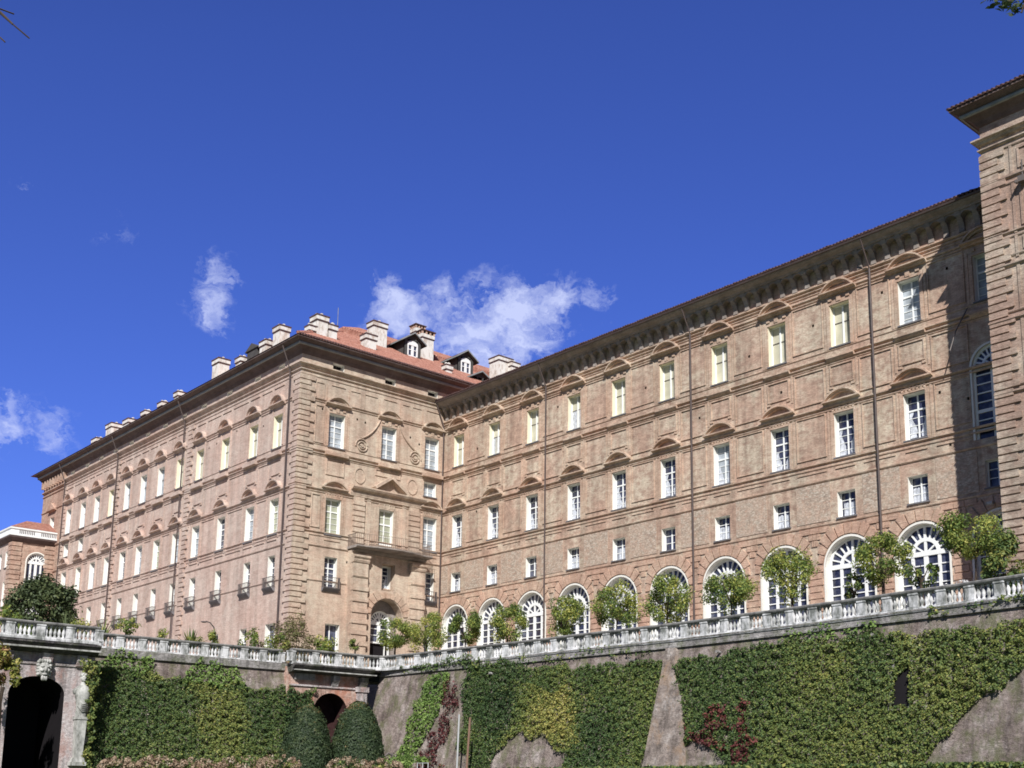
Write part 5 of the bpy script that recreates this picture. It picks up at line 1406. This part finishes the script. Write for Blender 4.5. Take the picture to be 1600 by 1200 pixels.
# agave-like plant: spiky leaves
def spiky(x, y, z0, w, h, label, mat, n=60):
    root = empty('agave', (x, y, z0), label, 'plant')
    mb = MB()
    for k in range(n):
        a = random.random() * 6.28; el = random.uniform(.3, 1.4); L = h * random.uniform(.7, 1.1)
        d = Vector((math.cos(a) * math.cos(el), math.sin(a) * math.cos(el), math.sin(el))); s = Vector((-d.y, d.x, 0)).normalized() * .06
        p = Vector((x, y, z0)); q = p + d * L * .5; e = p + d * L - Vector((0, 0, .15 * L * math.cos(el)))
        mb.face([p - s, p + s, q + s, q - s]); mb.face([q - s, q + s, e])
    me = mb.mesh('leaves', mat); a = me.attributes.new('tint', 'FLOAT', 'FACE'); a.data.foreach_set('value', rng.uniform(.2, .8, len(me.polygons)).astype(np.float32))
    link('foliage', me, root)
spiky(3.2, -23.2, FLOOR + .6, 1.2, 1.6, 'blue green agave beside the curved lamp on the left terrace', M['ivy'])
spiky(3.2, -29.0, FLOOR + .5, .8, 1.9, 'slim upright agave near the left downpipe', M['ivy'], 30)
shrub(3.2, -25.0, FLOOR, 1.1, 1.8, 'small sparse citrus bush behind the middle of the left balustrade', M['orange'], 380, .15, tb=.6)
tree(3.2, -27.5, 9.85, 1.7, 1.1, 'low spreading citrus on a thin stem near the bastion', GRP, M['orange'], 520, .16, 12, tb=.6)
shrub(3.0, -30.3, FLOOR, 1.2, 1.9, 'yellow green bush between the dark laurel and the slim agave', M['orange'], 400, .15, tb=.6)
root = empty('terrace_lamp', (3.0, -21.6, FLOOR), 'thin curved lamp post on the left terrace', 'lamp')
mb = MB(); mb.tube([(3.0, -21.5, FLOOR), (3.0, -21.5, 9.9), (3.0, -21.6, 10.3), (3.0, -21.9, 10.6), (3.0, -22.2, 10.65)], [.06, .05, .045, .04, .04], 7); mb.build('post', M['iron'], root)
mb = MB(); blob(mb, (3.0, -22.35, 10.6), (.1, .2, .06)); mb.build('lamp_head', M['iron'], root, True)
# big dark laurels above the bastion
def laurel(x, y, w, h, label, n, name='laurel', tb=.35, mat='darkleaf', zc=None):
    root = empty(name, (x, y, FLOOR), label, 'tree')
    mb = MB(); mb.tube([(x, y, FLOOR), (x, y, FLOOR + h * .6)], [.2, .08], 7); mb.build('trunk', M['bark'], root)
    link('crown', crown((x, y, FLOOR + h * .55), (w / 2, w / 2, h * .47), n, .22, M[mat], 110, tbase=tb, shell=.1, cl=(.22, .34)), root)
laurel(-6.0, -29.5, 5.0, 6.0, 'large dark green laurel behind the bastion balustrade', 24000)
laurel(-5.5, -33.6, 2.6, 5.0, 'smaller dark laurel at the left edge of the terrace', 1500)
shrub(-2.0, -32.6, FLOOR, 2.0, 3.2, 'yellow green bush left of the large dark laurel', M['orange'], 700, .2, tb=.45)
spiky(-2.5, -29.2, FLOOR + 1.6, 1.5, 1.6, 'spiky palm crown in front of the large dark laurel', M['darkleaf'], 70)

root = empty('shrub', (8.2, -36.0, .4), 'tall yellow and pink leaved shrub on a dark stem at the left edge', 'shrub')
mb = MB(); mb.tube([(8.2, -36.2, .3), (8.15, -36.15, 3.0), (8.2, -36.0, 5.2)], [.34, .26, .12], 8); mb.build('stem', M['bark'], root)
link('foliage', crown((8.2, -36.1, 6.05), (.9, .9, 1.5), 1500, .24, M['pinkleaf'], 18, 'foliage', tbase=.5), root)
# clipped yew domes
def yew(x, y, z0, w, h, label):
    root = empty('topiary', (x, y, z0), label, 'topiary', 'clipped yew domes')
    mb = MB(); mb.tube([(x, y, z0), (x, y, z0 + .8)], [.2, .15], 8); mb.build('trunk', M['bark'], root)
    core = MB(); prof = []
    for k in range(15):
        t = k / 14; r = w / 2 * (1 - t ** 2.7) ** .52 * (.92 + .08 * (1 - t)); prof.append((max(r * .96, .02), z0 + .15 + (h - .15) * t))
    core.lathe(prof, x, y, 24)
    me = core.mesh('foliage_core', M['yew'], True)
    a = me.attributes.new('tint', 'FLOAT', 'FACE'); a.data.foreach_set('value', np.full(len(me.polygons), .25, np.float32))
    link('foliage_core', me, root)
    n = 15000; t = rng.random(n) ** .85; ph = rng.uniform(0, 2 * PI, n)
    R = w / 2 * (1 - t ** 2.7) ** .52 * (.92 + .08 * (1 - t)); zz = z0 + .15 + (h - .15) * t
    C = np.stack([x + R * np.cos(ph), y + R * np.sin(ph), zz], 1)
    d = np.array([noise.noise(Vector(q) * 1.6) for q in C]); d2 = np.array([noise.noise(Vector(q) * 5) for q in C])
    Nn = np.stack([np.cos(ph), np.sin(ph), .2 + 1.1 * t ** 2], 1)
    C += Nn * (.03 + .08 * d + .05 * d2 + .10 * (rng.random(n) < .03))[:, None]
    T = .45 + .3 * d + .25 * d2 + rng.normal(0, .12, n) + np.where((t > .9) & (rng.random(n) < .5), .35, 0)
    link('foliage', leaves_mesh('foliage', C, Nn, .13, T, M['yew'], .5, .6), root)
yew(10.2, -18.55, -.2, 3.35, 5.2, 'left one of two clipped yew domes, narrower and darker, before the grotto')
yew(10.2, -14.85, -.2, 3.6, 5.6, 'right one of two clipped yew domes, taller, before the grotto')
# dark hose-like arch beside the yew
mb = MB(); mb.tube([(12.0, -13.2, .2), (12.0, -13.2, 1.6), (12.0, -13.4, 2.1), (12.0, -13.7, 2.2), (12.0, -13.95, 2.0)], [.14, .13, .1, .07, .06], 8)
tag(mb.build('water_spout', M['iron'], None), 'small bent dark metal spout beside the right yew dome', 'spout')
# poles in front of the wall
mb = MB(); mb.tube([(16.9, -12.0, .3), (17.05, -12.0, 4.5)], .06, 8); tag(mb.build('pole', M['metalpole'], None), 'pale galvanised pole leaning before the ivy wall', 'pole')
mb = MB(); mb.tube([(17.7, -11.9, .3), (17.75, -11.7, 4.3)], .07, 8); tag(mb.build('pole', M['rust'], None), 'rusty brown pole next to the pale pole', 'pole')
root = empty('low_railing', (16.2, -14, .5), 'low white wire railing near the poles', 'railing')
for k in range(3):
    mb = MB(); mb.tube([(15.6 + .55 * k, -14, .4), (15.6 + .55 * k, -14, 1.55)], .03, 6); mb.build('post', M['metalpole'], root)
mb = MB(); mb.tube([(15.6, -14, 1.52), (16.7, -14, 1.52)], .025, 6); mb.build('rail', M['metalpole'], root)

# hydrangeas along the foot of the walls
def hydrangea(x, y, w, h, label, bl=90, grp='hydrangeas along the foot of the wall'):
    z0 = .45
    root = empty('hydrangea', (x, y, z0), label, 'hydrangea', grp)
    mb = MB(); 
    for k in range(5):
        a = k * 1.26; mb.tube([(x, y, z0), (x + .25 * math.cos(a), y + .25 * math.sin(a), z0 + h * .6)], [.03, .015], 5)
    mb.build('stem', M['bark'], root)
    link('foliage', crown((x, y, z0 + h * .5), (w / 2, w / 2, h * .5), 500, .2, M['ivy'], 14, 'foliage', tbase=.4), root)
    C = []; Nn = []; T = []
    for k in range(bl):
        a = random.random() * 2 * PI; t = random.random() ** .6
        e = math.acos(1 - t * .95)
        p = np.array((x + w * .5 * math.sin(e) * math.cos(a), y + w * .5 * math.sin(e) * math.sin(a), z0 + h * .5 + h * .52 * math.cos(e))); tt = random.betavariate(2, 3)
        for j in range(16):
            d = rng.normal(0, 1, 3); d /= np.linalg.norm(d); C.append(p + d * .12); Nn.append(d); T.append(tt + random.gauss(0, .08))
    link('blossoms', leaves_mesh('blossoms', np.array(C), np.array(Nn), .1, np.array(T), M['blossom'], .9, .3), root)
hl = ['hydrangea at the foot of the ivy wall nearest the bastion', 'faded hydrangea in the row before the ivy, next to the one by the bastion', 'faded hydrangea before the yellow patch of the ivy wall', 'faded pink hydrangea left of the clipped yews', 'tallest faded pink hydrangea touching the left yew dome', 'faded hydrangea at the foot of the right yew dome', 'pinkish hydrangea between right yew dome and pale creeper']
for (x, y, w, h), lab in zip([(13, -31.3, 2.0, 1.0), (13, -29.2, 2.2, 1.15), (13, -27.0, 2.2, 1.05), (13, -24.3, 2.6, 1.25), (13, -21.9, 2.4, 1.4), (13, -17.2, 2.6, 1.35), (13, -14.6, 2.4, 1.3)], hl):
    hydrangea(x, y, w, h, lab, 70)
shrub(12.5, -12.6, .4, 2.6, 1.9, 'light green bush below the pale creeper', M['lightleaf'], 900, .16, tb=.35)
shrub(13.5, -10.6, .4, 1.6, 1.35, 'low red leaved bush at the foot of the wall', M['redleaf'], 500, .15, tb=.7)
o = link('hedge', leaves_mesh('hedge', np.stack([rng.uniform(18, 56, 9000), rng.uniform(-16.6, -15.4, 9000), .35 + rng.random(9000) ** .4 * .72], 1), np.tile((0, -.3, 1.0), (9000, 1)), .2, .35 + rng.normal(0, .2, 9000), M['ivy']))
tag(o, 'long low clipped hedge in front of the ivy covered wall', 'hedge')

# foliage tips hanging into the upper corners
def branch(root_loc, label, path, twigs, leafy, mat):
    root = empty('tree_branch', root_loc, label, 'branch')
    mb = MB(); mb.tube(path, [.02, .014, .008][:len(path)] if len(path) == 3 else .012, 6)
    for t in twigs: mb.tube(t, [.006] * len(t), 5)
    mb.build('twig', M['bark'], root)
    if leafy is not None and len(leafy):
        C = np.array(leafy); link('foliage', leaves_mesh('foliage', C, np.tile((0, 0, 1.), (len(C), 1)), .05, rng.uniform(0, .6, len(C)), M['darkleaf'], .6, 1.0), root)
    return root

# ------------------------------------------------------------------ camera
cam = bpy.data.cameras.new('camera'); co_ = bpy.data.objects.new('camera', cam); COL.objects.link(co_)
YAW, PITCH, ROLL = math.radians(-47.67145502), math.radians(10.96080398), math.radians(.41152952)
fw = Vector((math.sin(YAW) * math.cos(PITCH), math.cos(YAW) * math.cos(PITCH), math.sin(PITCH)))
rt = Vector((math.cos(YAW), -math.sin(YAW), 0)); up = rt.cross(fw)
r_ = rt * math.cos(ROLL) + up * math.sin(ROLL); u_ = -rt * math.sin(ROLL) + up * math.cos(ROLL)
CAM = Vector((74.94975221, -56.67594204, 0))
m = Matrix((r_, u_, -fw)).transposed().to_4x4(); m.translation = CAM; co_.matrix_world = m
FPX, CX, CY = 1840.315, 870.795, 877.501
cam.sensor_width = 36; cam.lens = FPX / 1600 * 36
cam.shift_x = -(CX - 800) / 1600; cam.shift_y = (CY - 600) / 1600
cam.clip_end = 3000; cam.clip_start = .1
S.camera = co_
# overhanging twigs a few metres from the viewer (both belong to trees outside the view)
def world(u, v, d):
    return CAM + (fw + r_ * ((u - CX) / FPX) + u_ * (-(v - CY) / FPX)) * d
B1 = [world(-60, -30, 9), world(-10, 10, 9), world(20, 38, 9.0)]
branch(tuple(B1[0]), 'bare twig reaching in at the top left corner', B1, [[world(-10, 10, 9), world(22, 22, 9.1)], [world(20, 38, 9), world(46, 60, 9.05)], [world(-20, 40, 9), world(8, 66, 9)]], None, None)
B2 = [world(1660, -60, 8), world(1610, -25, 8), world(1575, 4, 8)]
lf = [world(1550 + random.gauss(22, 15), random.gauss(2, 8), 8 + random.uniform(-.3, .3)) for _ in range(90)] + [world(random.gauss(1592, 8), random.gauss(14, 7), 8.1) for _ in range(25)] + [world(random.gauss(1600, 20), random.gauss(-20, 10), 8.1) for _ in range(60)]
branch(tuple(B2[0]), 'leafy twig hanging in at the top right corner', B2, [[world(1610, -25, 8), world(1596, 20, 8)]], [tuple(q) for q in lf], None)

# ------------------------------------------------------------------ light and sky
EL = math.radians(39.5); AZ = math.atan2(.72, -.69)      # azimuth from +y, clockwise
sd = Vector((math.sin(AZ) * math.cos(EL), math.cos(AZ) * math.cos(EL), math.sin(EL)))
sun = bpy.data.lights.new('sun', 'SUN'); sun.energy = 5.0; sun.angle = math.radians(.53); sun.color = (1, .985, .935)
so = bpy.data.objects.new('sun', sun); COL.objects.link(so); so.rotation_euler = (-sd).to_track_quat('-Z', 'Y').to_euler(); so.location = (60, -60, 80)
W = bpy.data.worlds.new('World'); S.world = W; W.use_nodes = True
nt = W.node_tree; bg = nt.nodes['Background']
sky = nt.nodes.new('ShaderNodeTexSky'); sky.sky_type = 'NISHITA'; sky.sun_disc = False
sky.sun_elevation = EL; sky.sun_rotation = AZ; sky.air_density = 1.0; sky.dust_density = .3; sky.ozone_density = 3.0; sky.altitude = 300
tc = nt.nodes.new('ShaderNodeTexCoord'); D_ = tc.outputs['Generated']
def vm(op, a, b=None):
    n = nt.nodes.new('ShaderNodeVectorMath'); n.operation = op
    for s, v in zip(n.inputs, (a, b)):
        if v is None: continue
        if hasattr(v, 'is_linked'): nt.links.new(v, s)
        else: s.default_value = v
    return n
def mm(op, a, b=0., clamp=False):
    n = nt.nodes.new('ShaderNodeMath'); n.operation = op; n.use_clamp = clamp
    for s, v in zip(n.inputs, (a, b)):
        if hasattr(v, 'is_linked'): nt.links.new(v, s)
        else: s.default_value = v
    return n.outputs[0]
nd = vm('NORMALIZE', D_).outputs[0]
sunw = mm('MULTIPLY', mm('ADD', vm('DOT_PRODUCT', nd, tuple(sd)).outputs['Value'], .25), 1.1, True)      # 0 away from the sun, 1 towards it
tint = mixc(nt, sunw, (.39, .495, 1.14), (.225, .245, .38))  # sunward sky dimmed by colour to deepen shadows, as unseen trees would
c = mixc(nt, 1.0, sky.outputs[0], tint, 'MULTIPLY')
blobs0 = [((-.7653, .5096, .3932), .030, 1.0), ((-.7593, .5249, .3846), .028, .8), ((-.7374, .5407, .4048), .022, .7), ((-.7304, .5693, .3773), .046, 1.0), ((-.7086, .5926, .383), .050, 1.0), ((-.6832, .6124, .3978), .034, .8),
         ((-.6563, .6381, .4026), .020, .55), ((-.7309, .584, .3532), .042, .8), ((-.9234, .2702, .2728), .025, .68), ((-.9141, .3005, .2722), .028, .36), ((-.8318, .3901, .3948), .024, .62), ((-.8394, .3923, .3762), .024, .6), ((-.8665, .2496, .4323), .014, .42), ((-.8545, .3075, .4185), .014, .22), ((-.8500, .3190, .4190), .012, .2)]
blobs = [((d[0], d[1], d[2] - (.006 if k < 8 else 0)), r, a) for k, (d, r, a) in enumerate(blobs0)]
wv = vm('MULTIPLY', nd, (26, 26, 34)).outputs[0]
wn = node(nt, 'ShaderNodeTexNoise', Scale=1.0, Detail=5, Roughness=.6); nt.links.new(wv, wn.inputs['Vector'])
warp = vm('MULTIPLY', vm('SUBTRACT', wn.outputs['Color'], (.5, .5, .5)).outputs[0], (.055, .055, .07)).outputs[0]
ndw = vm('ADD', nd, warp).outputs[0]
mask = None
for d, r, a in blobs:
    dd = vm('DISTANCE', ndw, d).outputs['Value']
    q = mm('MULTIPLY', mm('SUBTRACT', 1.0, mm('DIVIDE', dd, r), True), a)
    mask = q if mask is None else mm('MAXIMUM', mask, q)
sc = vm('MULTIPLY', ndw, (40, 40, 60)).outputs[0]
n1 = node(nt, 'ShaderNodeTexNoise', Scale=1.0, Detail=9, Roughness=.62, Distortion=.5); nt.links.new(sc, n1.inputs['Vector'])
dens = mm('ADD', mm('MULTIPLY', mask, 1.25), mm('MULTIPLY', mm('SUBTRACT', n1.outputs[0], .56), 2.2))
dens = mm('MULTIPLY', dens, mm('MULTIPLY', mask, 4.0, True), True)
dens = mm('MULTIPLY', dens, .74, True)
c = mixc(nt, dens, c, (6.0, 6.5, 8.8))
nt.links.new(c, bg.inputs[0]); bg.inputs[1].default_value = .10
S.view_settings.view_transform = 'Standard'; S.view_settings.look = 'None'; S.view_settings.gamma = 1; S.view_settings.exposure = 0.35
S.cycles.filter_width = 1.7; S.cycles.max_bounces = 6; S.cycles.diffuse_bounces = 3; S.cycles.transparent_max_bounces = 4
